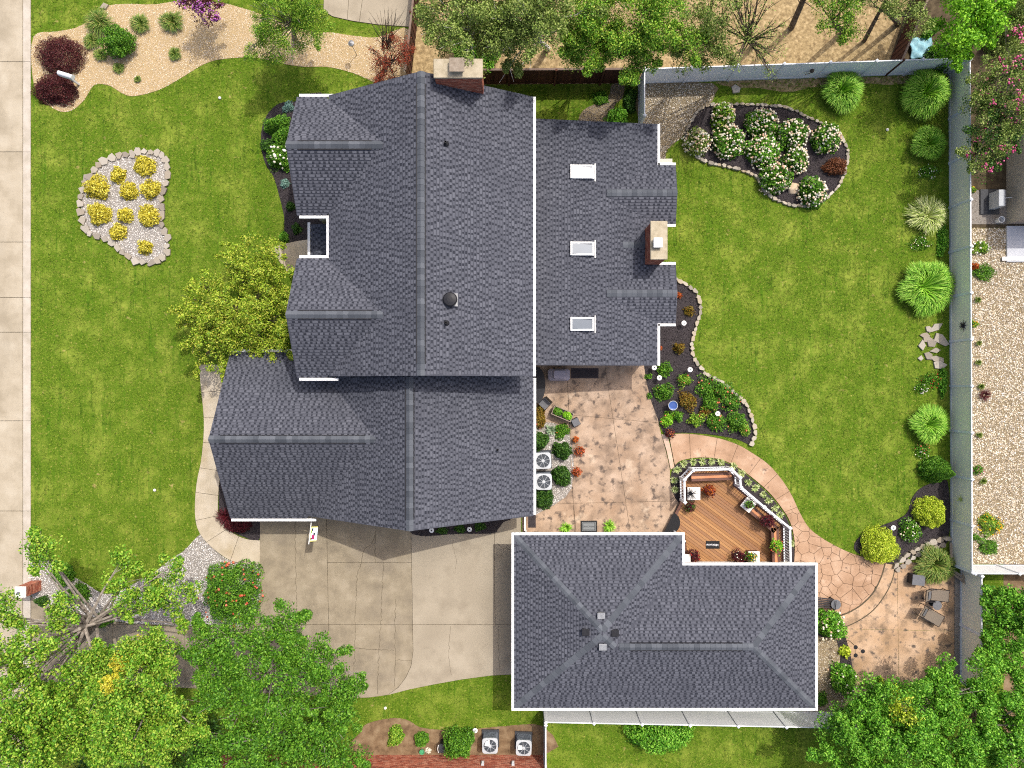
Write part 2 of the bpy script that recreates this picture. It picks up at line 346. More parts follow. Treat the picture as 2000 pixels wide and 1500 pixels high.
def pebbles(name, poly, dens, size, mt, z, elong=1., flat=.55, label=None, excl=(), cat='gravel'):
    Q = scatter(poly, int(dens * area(poly)), excl); n = len(Q)
    base = np.array([[1, 0, 0], [0, 1, 0], [-1, 0, 0], [0, -1, 0], [0, 0, 1], [0, 0, -1]], float)
    fc = np.array([[0, 1, 4], [1, 2, 4], [2, 3, 4], [3, 0, 4], [1, 0, 5], [2, 1, 5], [3, 2, 5], [0, 3, 5]])
    S = size * rng.uniform(.55, 1.25, (n, 1, 1)) * rng.uniform(.65, 1.15, (n, 6, 3)) / 2
    V = base[None] * S; V[:, :, 0] *= elong; V[:, :, 2] *= flat
    a = rng.uniform(0, 6.28, n)[:, None]; x = V[:, :, 0] * np.cos(a) - V[:, :, 1] * np.sin(a); y = V[:, :, 0] * np.sin(a) + V[:, :, 1] * np.cos(a)
    tz = V[:, :, 2] + rng.normal(0, .12, (n, 1)) * V[:, :, 0]
    W = np.stack([x + Q[:, :1], y + Q[:, 1:], tz + z], 2).reshape(-1, 3)
    Fc = (fc[None] + (np.arange(n) * 6)[:, None, None]).reshape(-1, 3)
    o = npmesh(name, W, Fc, mt, kind='stuff'); tag(o, label, cat if label else None); return o
def along(pts, step):                # walk a polyline; yields (point, angle)
    out = []; d = 0.; nxt = 0.
    for a, b in zip(pts[:-1], pts[1:]):
        a, b = Vector(a), Vector(b); l = (b - a).length
        while nxt <= d + l and l > 0:
            t = (nxt - d) / l; q = a.lerp(b, t); out.append((q, math.atan2(b.y - a.y, b.x - a.x))); nxt += step() if callable(step) else step
        d += l
    return out
STONES = []
def stone_meshes():
    for i in range(7):
        n = random.choice((4, 5, 5, 6)); poly = []
        for j in range(n):
            t = 2 * math.pi * (j + random.uniform(-.25, .25)) / n; r = random.uniform(.42, .64)
            poly.append((r * math.cos(t), r * math.sin(t)))
        mb = MB().prism(poly, -.5, .5, .035); me = bpy.data.meshes.new('stone'); me.from_pydata(mb.v, [], mb.f); me.update(); STONES.append(me)
    for me in STONES: me.materials.append(M['stone'])
    for me in list(STONES):
        c = me.copy(); c.materials[0] = M['flag']; STONES.append(c)
stone_meshes()
def stone(parent, p, ln, wd, ht, ang, flag=False, z=0., name='stone'):
    me = STONES[random.randrange(7) + (7 if flag else 0)]
    o = bpy.data.objects.new(name, me); COL.objects.link(o); o.parent = parent
    o.location = Vector((p[0], p[1], z + ht / 2)) - OFF[parent.name]; o.scale = (ln, wd, ht)
    o.rotation_euler = (random.uniform(-.05, .05), random.uniform(-.05, .05), ang + random.uniform(-.15, .15)); return o
def edging(name, label, pts, ln, wd, ht, flag=False, h=0., rows=1, gap=.93, skip=None):
    c = Vector(pts[0]); t = thing(name, label, 'edging', (c.x, c.y, 0)); sizes = []
    def step():
        s = ln * random.uniform(.7, 1.35); sizes.append(s); return s * gap
    q = along(pts, step)
    for i, (p, a) in enumerate(q):
        s = sizes[i] if i < len(sizes) else ln
        if skip and skip(p): continue
        nx, ny = -math.sin(a), math.cos(a); o = random.uniform(-.12, .12) * wd
        stone(t, (p.x + nx * o, p.y + ny * o), s * 1.08, wd * random.uniform(.75, 1.2), ht * random.uniform(.8, 1.3), a, flag, h)
    return t
# ------------------------------------------------------------------ foliage
def leafV(C, size, up=.5, out=None, outw=.4, aspect=.6):
    n = len(C); nn = rng.normal(0, 1, (n, 3)) * (1 - up); nn[:, 2] += up
    if out is not None: nn += out * outw
    nn /= np.linalg.norm(nn, axis=1)[:, None] + 1e-9
    t = np.cross(nn, rng.normal(0, 1, (n, 3))); t /= np.linalg.norm(t, axis=1)[:, None] + 1e-9; b = np.cross(nn, t)
    L = size * rng.uniform(.65, 1.3, (n, 1)); W = L * aspect
    V = np.stack([C - t * L / 2, C + b * W / 2 + nn * W * .12, C + t * L / 2, C - b * W / 2 + nn * W * .12], 1).reshape(-1, 3)
    return V, np.arange(n * 4).reshape(-1, 4)
def lumps(D, k=5, amp=.2, seed=None):
    f = np.zeros(len(D)); r = np.random.default_rng(seed) if seed is not None else rng
    for i in range(k):
        v = r.normal(0, 1, 3); v /= np.linalg.norm(v); f += np.sin((D @ v) * r.uniform(3, 7) + r.uniform(0, 6.28))
    return 1 + amp * f / math.sqrt(k)
def domeP(c, rx, ry, h, n, amp=.15, zmin=-.15, shell=.35, ball=False):
    D = rng.normal(0, 1, (n * 2, 3)); D /= np.linalg.norm(D, axis=1)[:, None]
    D = D[D[:, 2] > zmin][:n]; n = len(D)
    hf = 1 + .045 * sum(np.sin((D @ (lambda v: v / np.linalg.norm(v))(rng.normal(0, 1, 3))) * rng.uniform(10, 20) + rng.uniform(0, 6)) for _ in range(4))
    f = lumps(D, 6, amp) * hf * (1 - shell * rng.uniform(0, 1, n) ** 1.6)
    if ball: C = np.stack([D[:, 0] * rx * f, D[:, 1] * ry * f, h * .5 + D[:, 2] * h * .5 * f], 1)
    else: C = np.stack([D[:, 0] * rx * f, D[:, 1] * ry * f, np.maximum(.02, D[:, 2] * h * f)], 1)
    return C + np.array(c), D
def blobs(pts, size):
    base = np.array([[1, 0, 0], [0, 1, 0], [-1, 0, 0], [0, -1, 0], [0, 0, 1], [0, 0, -1], [.62, .62, .5], [-.62, .62, .5], [-.62, -.62, .5], [.62, -.62, .5]], float)
    fc = np.array([[0, 6, 9], [9, 6, 4], [6, 1, 7], [6, 7, 4], [7, 2, 8], [7, 8, 4], [8, 3, 9], [8, 9, 4], [0, 1, 6], [1, 2, 7], [2, 3, 8], [3, 0, 9], [0, 5, 1], [1, 5, 2], [2, 5, 3], [3, 5, 0]])
    n = len(pts); V = base[None] * (size * rng.uniform(.7, 1.25, (n, 1, 1))) * rng.uniform(.75, 1.2, (n, 10, 1))
    V = V + np.asarray(pts)[:, None, :]
    return V.reshape(-1, 3), (fc[None] + (np.arange(n) * 10)[:, None, None]).reshape(-1, 3)
def shrub(name, label, px, py, rp, h, mt, cat='shrub', ry=None, leaf=.07, dens=1., group=None, fl=None, up=.3, amp=.2, aspect=.6, z=0., shell=.5, ball=False, zmin=-.15):
    k = (H - z - h * .5) / F; c = P(px, py, z + h * .5); c.z = z; rx = rp * k; ryy = (ry or rp) * k
    t = thing(name, label, cat, c, group)
    n = int(dens * 3.2 * (math.pi * rx * ryy + math.pi * (rx + ryy) * h * .5) / (leaf * leaf * aspect * .5)); n = min(max(n, 120), 14000)
    C, D = domeP(c, rx, ryy, h, n, amp, zmin, shell, ball)
    V, Fc = leafV(C, leaf * 1.15, up, D, .3, aspect); npmesh('foliage', V, Fc, mt, t)
    mb = MB()
    for i in range(4):
        a = random.uniform(0, 6.28); mb.tube([(c.x, c.y, z), (c.x + math.cos(a) * rx * .5, c.y + math.sin(a) * ryy * .5, z + h * .6)], [max(.012, h * .02), .006], 4)
    mb.build('stem', 'barkdark', t)
    for f in (fl or []):
        fm, cnt, fs = f[:3]; lo = f[3] if len(f) > 3 else .1
        C, D = domeP(c, rx * 1.03, ryy * 1.03, h * 1.04, cnt, amp * .5, lo, .08, ball); V, Fc = blobs(C, fs); npmesh('blossom', V, Fc, fm, t)
    return t
def clump(name, label, px, py, rp, h, mt, n=600, wd=.016, group=None, cat='ornamental grass', stiff=.0, z=0., ry=None, rmin=.3, core=.18):
    k = (H - z - h * .5) / F; c = P(px, py, z + h * .5); c.z = z; Rr = rp * k
    a = rng.uniform(0, 6.28, n); reach = Rr * rng.uniform(rmin, 1.0, n) ** .8 * lumps(np.stack([np.cos(a), np.sin(a), 0 * a], 1), 5, .14)
    r0 = Rr * core * np.sqrt(rng.uniform(0, 1, n)); a0 = a + rng.normal(0, .5, n)
    hb = h * (1.05 - .45 * (reach / Rr) ** 2) * rng.uniform(.75, 1.1, n); side = rng.normal(0, .12, n)
    T = np.array([0, .28, .55, .8, 1.0]); Wd = np.array([.8, 1., .85, .55, .08]) * wd; rows = []
    for i, t in enumerate(T):
        d = r0 + (reach - r0) * t ** (1.25 - stiff * .2); zz = hb * ((1.9 - .5 * stiff) * t - (1.25 - .55 * stiff) * t * t)
        x = c.x + np.cos(a0) * r0 * (1 - t) + np.cos(a + side * t) * d * (t > 0) + np.cos(a) * 0
        y = c.y + np.sin(a0) * r0 * (1 - t) + np.sin(a + side * t) * d * (t > 0)
        px_, py_ = -np.sin(a), np.cos(a); w_ = Wd[i] * rng.uniform(.7, 1.3, n)
        tw = rng.normal(0, .35, n)
        rows.append(np.stack([x + px_ * w_, y + py_ * w_, z + zz + tw * w_], 1)); rows.append(np.stack([x - px_ * w_, y - py_ * w_, z + zz - tw * w_], 1))
    V = np.stack(rows, 1).reshape(-1, 3); q = np.array([[0, 1, 3, 2], [2, 3, 5, 4], [4, 5, 7, 6], [6, 7, 9, 8]])
    Fc = (q[None] + (np.arange(n) * 10)[:, None, None]).reshape(-1, 4)
    return tag(npmesh(name, V, Fc, mt, loc=tuple(c)), label, cat, group)
def tree(name, label, base, crowns, mt, leaf=.13, nleaf=20000, trunk='bark', r0=.16, clr=.55, ncl=None, group=None, cat='tree', up=.25, amp=.25, twigs=16, aspect=.62, extra=None, fl=None, gap=1., flat=.75, droop=0., fingers=3):
    b = P(base[0], base[1], 0.); t = thing(name, label, cat, b, group); C_all = []; cl = []
    vol = [max(.01, (r * (H - h) / F) ** 2) for (x, y, h, r, rz) in crowns]; tot = sum(vol)
    for (x, y, h, r, rz), vv in zip(crowns, vol):
        c = P(x, y, h); rr = r * (H - h) / F; m = max(4, int((ncl or 90) * .62 * vv / tot))
        D = rng.normal(0, 1, (m, 3)); D /= np.linalg.norm(D, axis=1)[:, None]
        f = rng.uniform(.2, 1, m) ** .4 * lumps(D, 5, amp)
        cl.append(np.array(c) + D * f[:, None] * np.array([rr - clr * .5, rr - clr * .5, rz * 1.5]))
    small = [np.ones(len(q)) for q in cl]
    for (x, y, h, r, rz) in crowns if fingers else ():
        c = np.array(P(x, y, h)); rr = r * (H - h) / F
        for _ in range(fingers):
            a_ = random.uniform(0, 6.28); up_ = random.uniform(-.3, .35); pts = []
            for f_ in (.82, 1.0, 1.16, 1.3)[:random.choice((2, 3, 4))]:
                a_ += random.uniform(-.12, .12); pts.append(c + np.array([math.cos(a_) * rr * f_, math.sin(a_) * rr * f_, up_ * rr * .5 + random.uniform(-.1, .1)]))
            cl.append(np.array(pts)); small.append(np.linspace(.8, .5, len(pts)))
    small = np.concatenate(small)
    cl = np.concatenate(cl); nc = len(cl); per = max(8, nleaf // nc); cr = clr * 1.15 * rng.uniform(.55, 1.35, nc) * small
    G = rng.normal(0, 1, (nc, per, 3)); G /= np.linalg.norm(G, axis=2)[:, :, None]; G *= rng.uniform(.1, 1, (nc, per, 1)) ** .45
    G[:, :, 2] *= flat
    if droop: G[:, :, 2] -= droop * (G[:, :, 0] ** 2 + G[:, :, 1] ** 2)
    C = (cl[:, None, :] + G * cr[:, None, None]).reshape(-1, 3); O = (G / (np.linalg.norm(G, axis=2)[:, :, None] + 1e-6)).reshape(-1, 3)
    V, Fc = leafV(C, leaf, up, O, .8, aspect)
    if extra:                         # a second leaf colour on some branches: (material, px, py, h, radius m)
        ce = np.array(P(*extra[1:4])); sel = np.linalg.norm((C - ce)[:, :2] * np.array([1.0, .6]), axis=1) < extra[4] * lumps(O, 3, .4)
        npmesh('crown', V.reshape(-1, 4, 3)[~sel].reshape(-1, 3), np.arange((~sel).sum() * 4).reshape(-1, 4), mt, t)
        npmesh('turned_leaves', V.reshape(-1, 4, 3)[sel].reshape(-1, 3), np.arange(sel.sum() * 4).reshape(-1, 4), extra[0], t)
    else: npmesh('crown', V, Fc, mt, t)
    top = Vector(np.average(cl, axis=0)); top.z *= .85; mb = MB()
    mid = b.lerp(top, .5); mid += Vector((random.uniform(-.15, .15), random.uniform(-.15, .15), 0))
    mb.tube([b + Vector((0, 0, -.05)), b.lerp(mid, .5), mid, top], [r0 * 1.25, r0, r0 * .8, r0 * .35], 8)
    for i in rng.permutation(nc)[:twigs]:
        q = Vector(cl[i]); s = b.lerp(top, random.uniform(.45, .95)); s = mid.lerp(top, random.uniform(0, .9)); m_ = s.lerp(q, .55); m_.z += random.uniform(-.1, .25)
        mb.tube([s, m_, q], [r0 * .34, r0 * .2, .012], 5)
        for _ in range(2):
            e = q + Vector((random.uniform(-.5, .5), random.uniform(-.5, .5), random.uniform(-.1, .35))); mb.tube([m_.lerp(q, random.uniform(.2, .8)), e], [.018, .006], 4)
    mb.build('trunk', trunk, t)
    if fl:
        I = rng.integers(0, nc, fl[1]); D = rng.normal(0, 1, (fl[1], 3)); D /= np.linalg.norm(D, axis=1)[:, None]; D[:, 2] = np.abs(D[:, 2]) * .7
        Pn = cl[I] + D * cr[I][:, None] * .95
        Pn = np.repeat(Pn, 6, 0) + rng.normal(0, fl[2] * 1.1, (fl[1] * 6, 3)); V, Fc = blobs(Pn, fl[2] * .6); npmesh('blossom', V, Fc, fl[0], t)
    return t
# ------------------------------------------------------------------ ground, street, drive, walks
tag(MB().prism([(-300, -300), (300, -300), (300, 300), (-300, 300)], -.3, -.06).build('ground', 'soil'), kind='structure')
def rect(x0, y0, x1, y1): return [(x0, y0), (x1, y0), (x1, y1), (x0, y1)]
lawn_poly = wp([(61, -60), (1960, -60), (1960, 1600), (61, 1600)])
MB().prism(lawn_poly, -.05, 0).build('lawn', 'lawn', kind='structure')
def paving(name, poly, cuts, mt, z, joint=.009, fill='crack', bev=.006, mats=None):
    root = MB().prism(poly, -.04, z - .018).build(name, fill, kind='structure'); EXCL.append(list(poly)); pieces = [list(poly)]
    for c in cuts:
        a, b = P(c[0], c[1]), P(c[2], c[3]); d = (b - a); nrm = (-d.y, d.x); new = []
        for q in pieces:
            if len(c) > 4:
                cx = sum(p[0] for p in q) / len(q); cy = sum(p[1] for p in q) / len(q)
                A, B = P(c[4], c[5]), P(c[6], c[7])
                if not (A.x <= cx <= B.x and B.y <= cy <= A.y): new.append(q); continue
            for s in (1, -1):
                r = clip(q, a, (nrm[0] * s, nrm[1] * s))
                if len(r) > 2 and area(r) > .02: new.append(r)
        pieces = new
    for q in pieces:
        MB().prism(shrink(q, joint), -.03, z + random.uniform(-.002, .002), bev).build('slab', mats(q) if mats else mt, root)
    return root
# street
st = MB().prism(wp([(-140, -80), (60.5, -80), (60.5, 1600), (-140, 1600)]), -.2, .0).build('street', 'crack', kind='structure')
ys = [-80, -52, 121, 297, 473, 581, 649, 822, 998, 1172, 1340, 1600]
for a, b in zip(ys[:-1], ys[1:]):
    MB().prism(shrink(wp(rect(-140, a, 45, b)), .012), -.05, .03 + random.uniform(-.004, .004), .008).build('slab', 'road', st)
    MB().prism(shrink(wp(rect(45.5, a, 60.5, b)), .006), -.05, .034 + random.uniform(-.003, .003), .008).build('slab', 'gutterpan', st)
# driveway: old slabs left of the curved seam, paler slabs right of it
seam = [(803, 980), (803, 1043), (805, 1150), (806, 1230), (807, 1272), (803, 1300), (793, 1322), (778, 1342), (757, 1357)]
old_px = seam + [(720, 1362), (690, 1363), (640, 1361), (560, 1355), (400, 1345), (200, 1335), (61.5, 1330), (61.5, 1165), (120, 1196), (200, 1212), (300, 1222), (400, 1224), (480, 1222), (500, 1200), (508, 1180), (508, 980)]
dz = .045
drive = paving('driveway', wp(old_px), [(638, 1012, 644, 1320, 508, 900, 900, 1400), (400, 1098, 900, 1099, 509, 900, 900, 1400), (300, 1219, 900, 1220, 0, 900, 900, 1400), (507.5, 1000, 507.5, 1300), (361, 1200, 363, 1400), (220, 1200, 221, 1400)], 'drive', dz)
new_px = [(1018, 1316), (960, 1319), (900, 1327), (850, 1336), (800, 1346)] + seam[::-1] + [(1018, 980)]
drive2 = paving('driveway_extension', wp(new_px), [(800, 1219, 1020, 1220), (965, 1000, 967, 1219, 800, 900, 1020, 1218)], 'drivenew', dz)
def crack(parent, pts, z=dz + .005, wd=.011):
    pts = [P(*p) for p in pts]; fine = []
    for a, b in zip(pts[:-1], pts[1:]):
        n = max(2, int((b - a).length / .12))
        for i in range(n):
            q = a.lerp(b, i / n); fine.append((q.x + random.gauss(0, .022), q.y + random.gauss(0, .022)))
    fine.append(tuple(pts[-1])[:2]); vs = []; fs = []
    for i, p in enumerate(fine):
        a = Vector(fine[max(i - 1, 0)]); b = Vector(fine[min(i + 1, len(fine) - 1)]); d = (b - a).normalized(); w_ = wd * random.uniform(.4, 1.1)
        vs += [(p[0] - d.y * w_, p[1] + d.x * w_, z), (p[0] + d.y * w_, p[1] - d.x * w_, z)]
    for i in range(len(fine) - 1): fs.append((2 * i, 2 * i + 1, 2 * i + 3, 2 * i + 2))
    MB().add(vs, fs).build('crack', 'crack', parent)
for c in ([(577, 1012), (579, 1150), (582, 1200)], [(735, 1030), (728, 1060), (712, 1072), (705, 1098), (697, 1130), (694, 1219), (693, 1290), (690, 1325)], [(733, 1043), (733, 1098)],
          [(749, 1098), (747, 1150), (744, 1219), (740, 1280), (737, 1355)], [(773, 1170), (771, 1219), (773, 1280), (771, 1340)], [(695, 1266), (770, 1270)], [(775, 1289), (805, 1290)]): crack(drive, c)
for c in ([(883, 1052), (888, 1080), (892, 1095), (889, 1112)], [(880, 1222), (875, 1270), (882, 1318)], [(985, 1070), (975, 1090)], [(970, 1060), (983, 1070), (998, 1072)], [(972, 1222), (976, 1310)]): crack(drive2, c, wd=.008)
# front walk
wl = [(389, 712), (393, 760), (398, 810), (398, 850), (393, 900), (385, 940), (381, 985), (383, 1020), (391, 1042), (405, 1060), (425, 1078), (450, 1094), (475, 1100), (508.5, 1102)]
wr = [(508.5, 1055), (480, 1052), (455, 1040), (435, 1020), (427, 1000), (427, 970), (430, 935), (436, 900), (442, 850), (442, 800), (440, 750), (437, 712)]
walk = smooth(wl, 4, False) + smooth(wr, 4, False)
paving('front_walk', wp(walk), [(390, 767, 440, 762), (390, 816, 440, 816), (390, 864, 445, 866), (380, 912, 440, 921), (380, 961, 430, 968), (385, 1016, 430, 1006), (405, 1058, 436, 1038, 350, 1000, 520, 1120), (450, 1096, 466, 1050, 380, 1020, 520, 1120)], 'walk', .05)
paving('entry_walk', wp([(528, 486), (548, 478), (575, 472), (600, 468), (660, 466), (660, 540), (600, 540), (560, 530)]), [(553, 470, 555, 540)], 'walk', .05)
paving('neighbour_driveway', wp([(634, -60), (632, 22), (650, 33), (690, 42), (740, 49), (800, 53), (818, -60)]), [(686, -60, 678, 45), (716, -60, 700, 60, 690, -60, 830, 60)], 'drivenew', .045)
# ------------------------------------------------------------------ beds and gravel
def bed(name, px, z, base, peb=None, dens=300, size=.05, per=4, elong=1., flat=.55, lab=None, h=0., excl=()):
    poly = smooth(wp(px), per); o = sheet(name, poly, z, base)
    if peb: pebbles(lab[0] if lab else 'gravel', poly, dens, size, peb, z, elong, flat, lab[1] if lab else None, excl, lab[2] if lab else 'gravel')
    return poly
def mulch(name, px, z=.03, lab='mulch', per=4, excl=()):
    return bed(name, px, z, 'mulch', 'chip', 330, .055, per, 1.5, .35, ('mulch_chips', lab, 'mulch'), excl=excl)
bed('tan_gravel_bed', [(66, 72), (110, 62), (150, 54), (180, 36), (205, 13), (250, 8), (300, 9), (350, 3), (430, 6), (470, 15), (520, 32), (560, 48), (610, 62), (650, 64), (690, 70), (740, 73), (799, 58), (796, 160), (770, 170), (735, 162), (690, 143), (640, 131), (600, 131), (560, 126), (500, 113), (440, 115), (400, 125), (350, 155), (310, 176), (262, 188), (238, 182), (215, 168), (185, 166), (165, 195), (140, 216), (112, 216), (80, 190), (64, 150)], .02, 'tanbase', 'tanpeb', 420, .05, lab=('pea_gravel', 'pale tan pea gravel in the curved bed beside the street', 'gravel'))
isl = [(175, 345), (205, 314), (240, 303), (275, 298), (305, 298), (324, 312), (330, 340), (322, 370), (316, 400), (318, 440), (327, 462), (328, 490), (316, 506), (290, 514), (265, 510), (245, 498), (225, 478), (208, 468), (185, 460), (168, 448), (161, 420), (160, 390), (165, 365)]
isl_w = bed('island_gravel_bed', isl, .03, 'whitebase', 'whitepeb', 420, .055, lab=('white_gravel', 'white gravel filling the stone ringed island in the front lawn', 'gravel'))
mulch('front_foundation_bed', [(640, 200), (575, 199), (545, 203), (524, 222), (512, 250), (511, 290), (520, 322), (535, 346), (545, 380), (555, 422), (560, 470), (600, 470), (645, 470)], lab='black mulch along the front wall of the house')
mulch('garage_corner_bed', [(436, 905), (430, 940), (428, 975), (429, 1002), (437, 1020), (456, 1038), (481, 1050), (507, 1053), (507, 980), (470, 900)], .035, 'black mulch round the front corner of the garage')
mulch('garage_side_bed', [(806, 990), (1000, 990), (1000, 1012), (984, 1019), (974, 1031), (962, 1041), (900, 1042), (806, 1043)], .062, 'black mulch strip beneath the garage gable by the driveway')
bed('street_gravel_bed', [(62, 1082), (100, 1098), (130, 1118), (170, 1141), (205, 1160), (240, 1150), (280, 1130), (305, 1115), (330, 1095), (360, 1075), (391, 1044), (402, 1058), (425, 1079), (450, 1095), (480, 1102), (507, 1104), (507, 1185), (497, 1205), (480, 1221), (400, 1222), (300, 1220), (200, 1210), (120, 1194), (62, 1163)], .03, 'whitebase', 'whitepeb', 380, .06, lab=('white_gravel', 'white gravel bed between the front lawn and the driveway', 'gravel'))
sheet('grove_floor', wp([(802, 165), (826, -60), (1795, -60), (1728, 147), (1247, 163), (945, 165)]), .012, 'litter')
sheet('neighbour_bed', wp([(1728, 147), (1795, -60), (2150, -60), (2150, 445), (1855, 445), (1855, 143)]), .012, 'darksoil')
pebbles('river_gravel', wp([(1250, 166), (1392, 163), (1396, 185), (1386, 205), (1362, 226), (1345, 250), (1330, 270), (1310, 285), (1300, 300), (1298, 332), (1285, 332), (1285, 250), (1250, 245)]), 420, .07, 'riverpeb', .03, label='tan river stones between the white fence and the low roof', cat='gravel')
sheet('river_gravel_bed', smooth(wp([(1250, 166), (1392, 163), (1396, 185), (1386, 205), (1362, 226), (1345, 250), (1330, 270), (1310, 285), (1300, 300), (1298, 332), (1285, 332), (1270, 250), (1250, 245)]), 2), .02, 'riverbase')
sheet('side_gravel_bed', smooth(wp([(1195, 165), (1218, 165), (1216, 190), (1200, 207), (1190, 240), (1150, 245), (1130, 238), (1140, 215), (1170, 200), (1190, 185)]), 4), .02, 'riverbase')
pebbles('river_gravel', smooth(wp([(1195, 165), (1218, 165), (1216, 190), (1200, 207), (1190, 240), (1150, 245), (1130, 238), (1140, 215), (1170, 200), (1190, 185)]), 4), 240, .07, 'greypeb', .03, label='grey stones winding through the side yard by the brown fence', cat='gravel')
hyd = [(1350, 236), (1366, 215), (1395, 206), (1440, 205), (1500, 207), (1540, 213), (1580, 232), (1612, 246), (1640, 266), (1654, 296), (1650, 330), (1640, 358), (1616, 384), (1590, 400), (1550, 402), (1515, 391), (1491, 373), (1475, 346), (1440, 331), (1395, 321), (1370, 313), (1348, 292), (1340, 262)]
hyd_w = mulch('hydrangea_bed', hyd, .04, 'black mulch in the kidney shaped hydrangea island')
midr = [(1318, 546), (1345, 558), (1362, 580), (1368, 605), (1361, 630), (1354, 652), (1350, 676), (1356, 702), (1375, 728), (1400, 742), (1430, 765), (1455, 790), (1469, 820), (1473, 848), (1466, 868)]
mulch('patio_garden_bed', midr + [(1440, 858), (1400, 850), (1345, 845), (1312, 846), (1299, 850), (1285, 820), (1272, 785), (1263, 750), (1256, 705), (1275, 690), (1275, 620), (1310, 610), (1312, 560)], .035, 'black mulch in the garden bed between patio and lawn', per=3)
mulch('fence_corner_bed', [(1850, 940), (1815, 945), (1793, 957), (1780, 975), (1772, 1000), (1755, 1013), (1725, 1025), (1695, 1038), (1675, 1052), (1668, 1072), (1690, 1088), (1720, 1098), (1752, 1100), (1800, 1075), (1850, 1058)], .035, 'black mulch in the bed at the bottom of the right fence')
bed('neighbour_gravel_bed', [(1858, 446), (2150, 446), (2150, 1101), (1858, 1101)], .02, 'riverbase', 'riverpeb', 330, .1, per=1, lab=('river_gravel', 'tan river stones beyond the right hand fence', 'gravel'))
bed('neighbour_chippings_bed', [(1858, 372), (1966, 372), (1966, 438), (1858, 438)], .025, 'whitebase', 'greypeb', 420, .045, per=1, lab=('stone_chippings', 'fine grey chippings beside the neighbour wall', 'gravel'))
bed('outbuilding_gravel_bed', [(1570, 1245), (1628, 1245), (1638, 1262), (1640, 1290), (1636, 1320), (1650, 1345), (1680, 1360), (1690, 1390), (1570, 1392)], .03, 'riverbase', 'riverpeb', 380, .055, per=3, lab=('river_gravel', 'small tan stones along the right end of the outbuilding', 'gravel'))
mulch('hosta_bed', [(1596, 1196), (1640, 1225), (1655, 1258), (1664, 1300), (1666, 1350), (1650, 1362), (1640, 1340), (1637, 1320), (1641, 1290), (1636, 1260), (1628, 1245), (1596, 1240)], .04, 'black mulch between outbuilding gravel and lower patio')
bed('fence_gravel_strip', [(1864, 1120), (1878, 1120), (1878, 1330), (1864, 1330)], .03, 'whitebase', 'greypeb', 420, .055, per=1, lab=('grey_gravel', 'grey gravel strip between lower patio and beige fence', 'gravel'))
sheet('worn_strip', smooth(wp([(1400, 160), (1500, 156), (1600, 153), (1720, 150), (1765, 148), (1790, 157), (1740, 166), (1690, 163), (1640, 176), (1590, 170), (1540, 180), (1480, 172), (1430, 170)]), 4), .006, 'litter', excl=False)
sheet('planting_strip', smooth(wp([(720, 1412), (770, 1402), (800, 1408), (820, 1420), (860, 1425), (920, 1424), (985, 1418), (1060, 1418), (1062, 1475), (700, 1475), (705, 1430)]), 3), .012, 'soil')
# ------------------------------------------------------------------ patio, curved walk, lower patio
pz = .06
EXCL.append(wp(rect(1045, 716, 1260, 1045)))
patio_px = [(1030, 705), (1256, 705), (1263, 750), (1272, 785), (1285, 820), (1291, 848), (1300, 880), (1308, 915), (1309, 945), (1318, 972), (1327, 984), (1296, 1045), (1296, 1075), (1020, 1075), (1020, 1005), (1046, 1005), (1062, 996), (1082, 986), (1105, 970), (1118, 950), (1121, 915), (1117, 870), (1110, 838), (1080, 826), (1030, 822)]
paving('patio', wp(patio_px), [(1106, 700, 1124, 1075), (1182, 720, 1236, 1075), (1120, 811, 1290, 826, 1100, 700, 1330, 900), (1020, 985, 1330, 978), (1120, 985, 1128, 1075, 1020, 980, 1330, 1080)], 'patio', pz, joint=.006)
acg = [(1030, 820), (1075, 825), (1108, 838), (1117, 870), (1121, 915), (1118, 950), (1105, 970), (1082, 986), (1062, 996), (1030, 1000)]
bed('ac_gravel_bed', acg, .045, 'whitebase', 'whitepeb', 420, .05, per=3, lab=('white_gravel', 'white gravel round the two air conditioners by the patio', 'gravel'))
bw = [(1292, 848), (1302, 880), (1310, 917), (1317, 912), (1311, 880), (1304, 850)]
MB().prism(wp(bw, .06), -.03, pz + .004, .006).build('border_band', 'border', kind='structure')
wo = [(1306, 848), (1345, 847), (1400, 855), (1440, 868), (1470, 885), (1500, 906), (1526, 935), (1546, 966), (1562, 1000), (1580, 1030), (1606, 1051), (1640, 1070), (1670, 1083), (1700, 1091), (1728, 1100)]
wi = [(1318, 910), (1330, 900), (1362, 894), (1400, 896), (1432, 908), (1465, 930), (1500, 960), (1525, 990), (1543, 1020), (1552, 1060), (1550, 1110)]
step1 = [(1728, 1100), (1720, 1127), (1706, 1155), (1686, 1177), (1662, 1193), (1638, 1203)]
wo_s, wi_s, s1_s = smooth(wo, 4, False), smooth(wi, 4, False), smooth(step1, 5, False)
upper = wo_s + s1_s[1:] + [(1560, 1215), (1560, 1110)] + wi_s[::-1]
upper_w = wp(upper, .06)
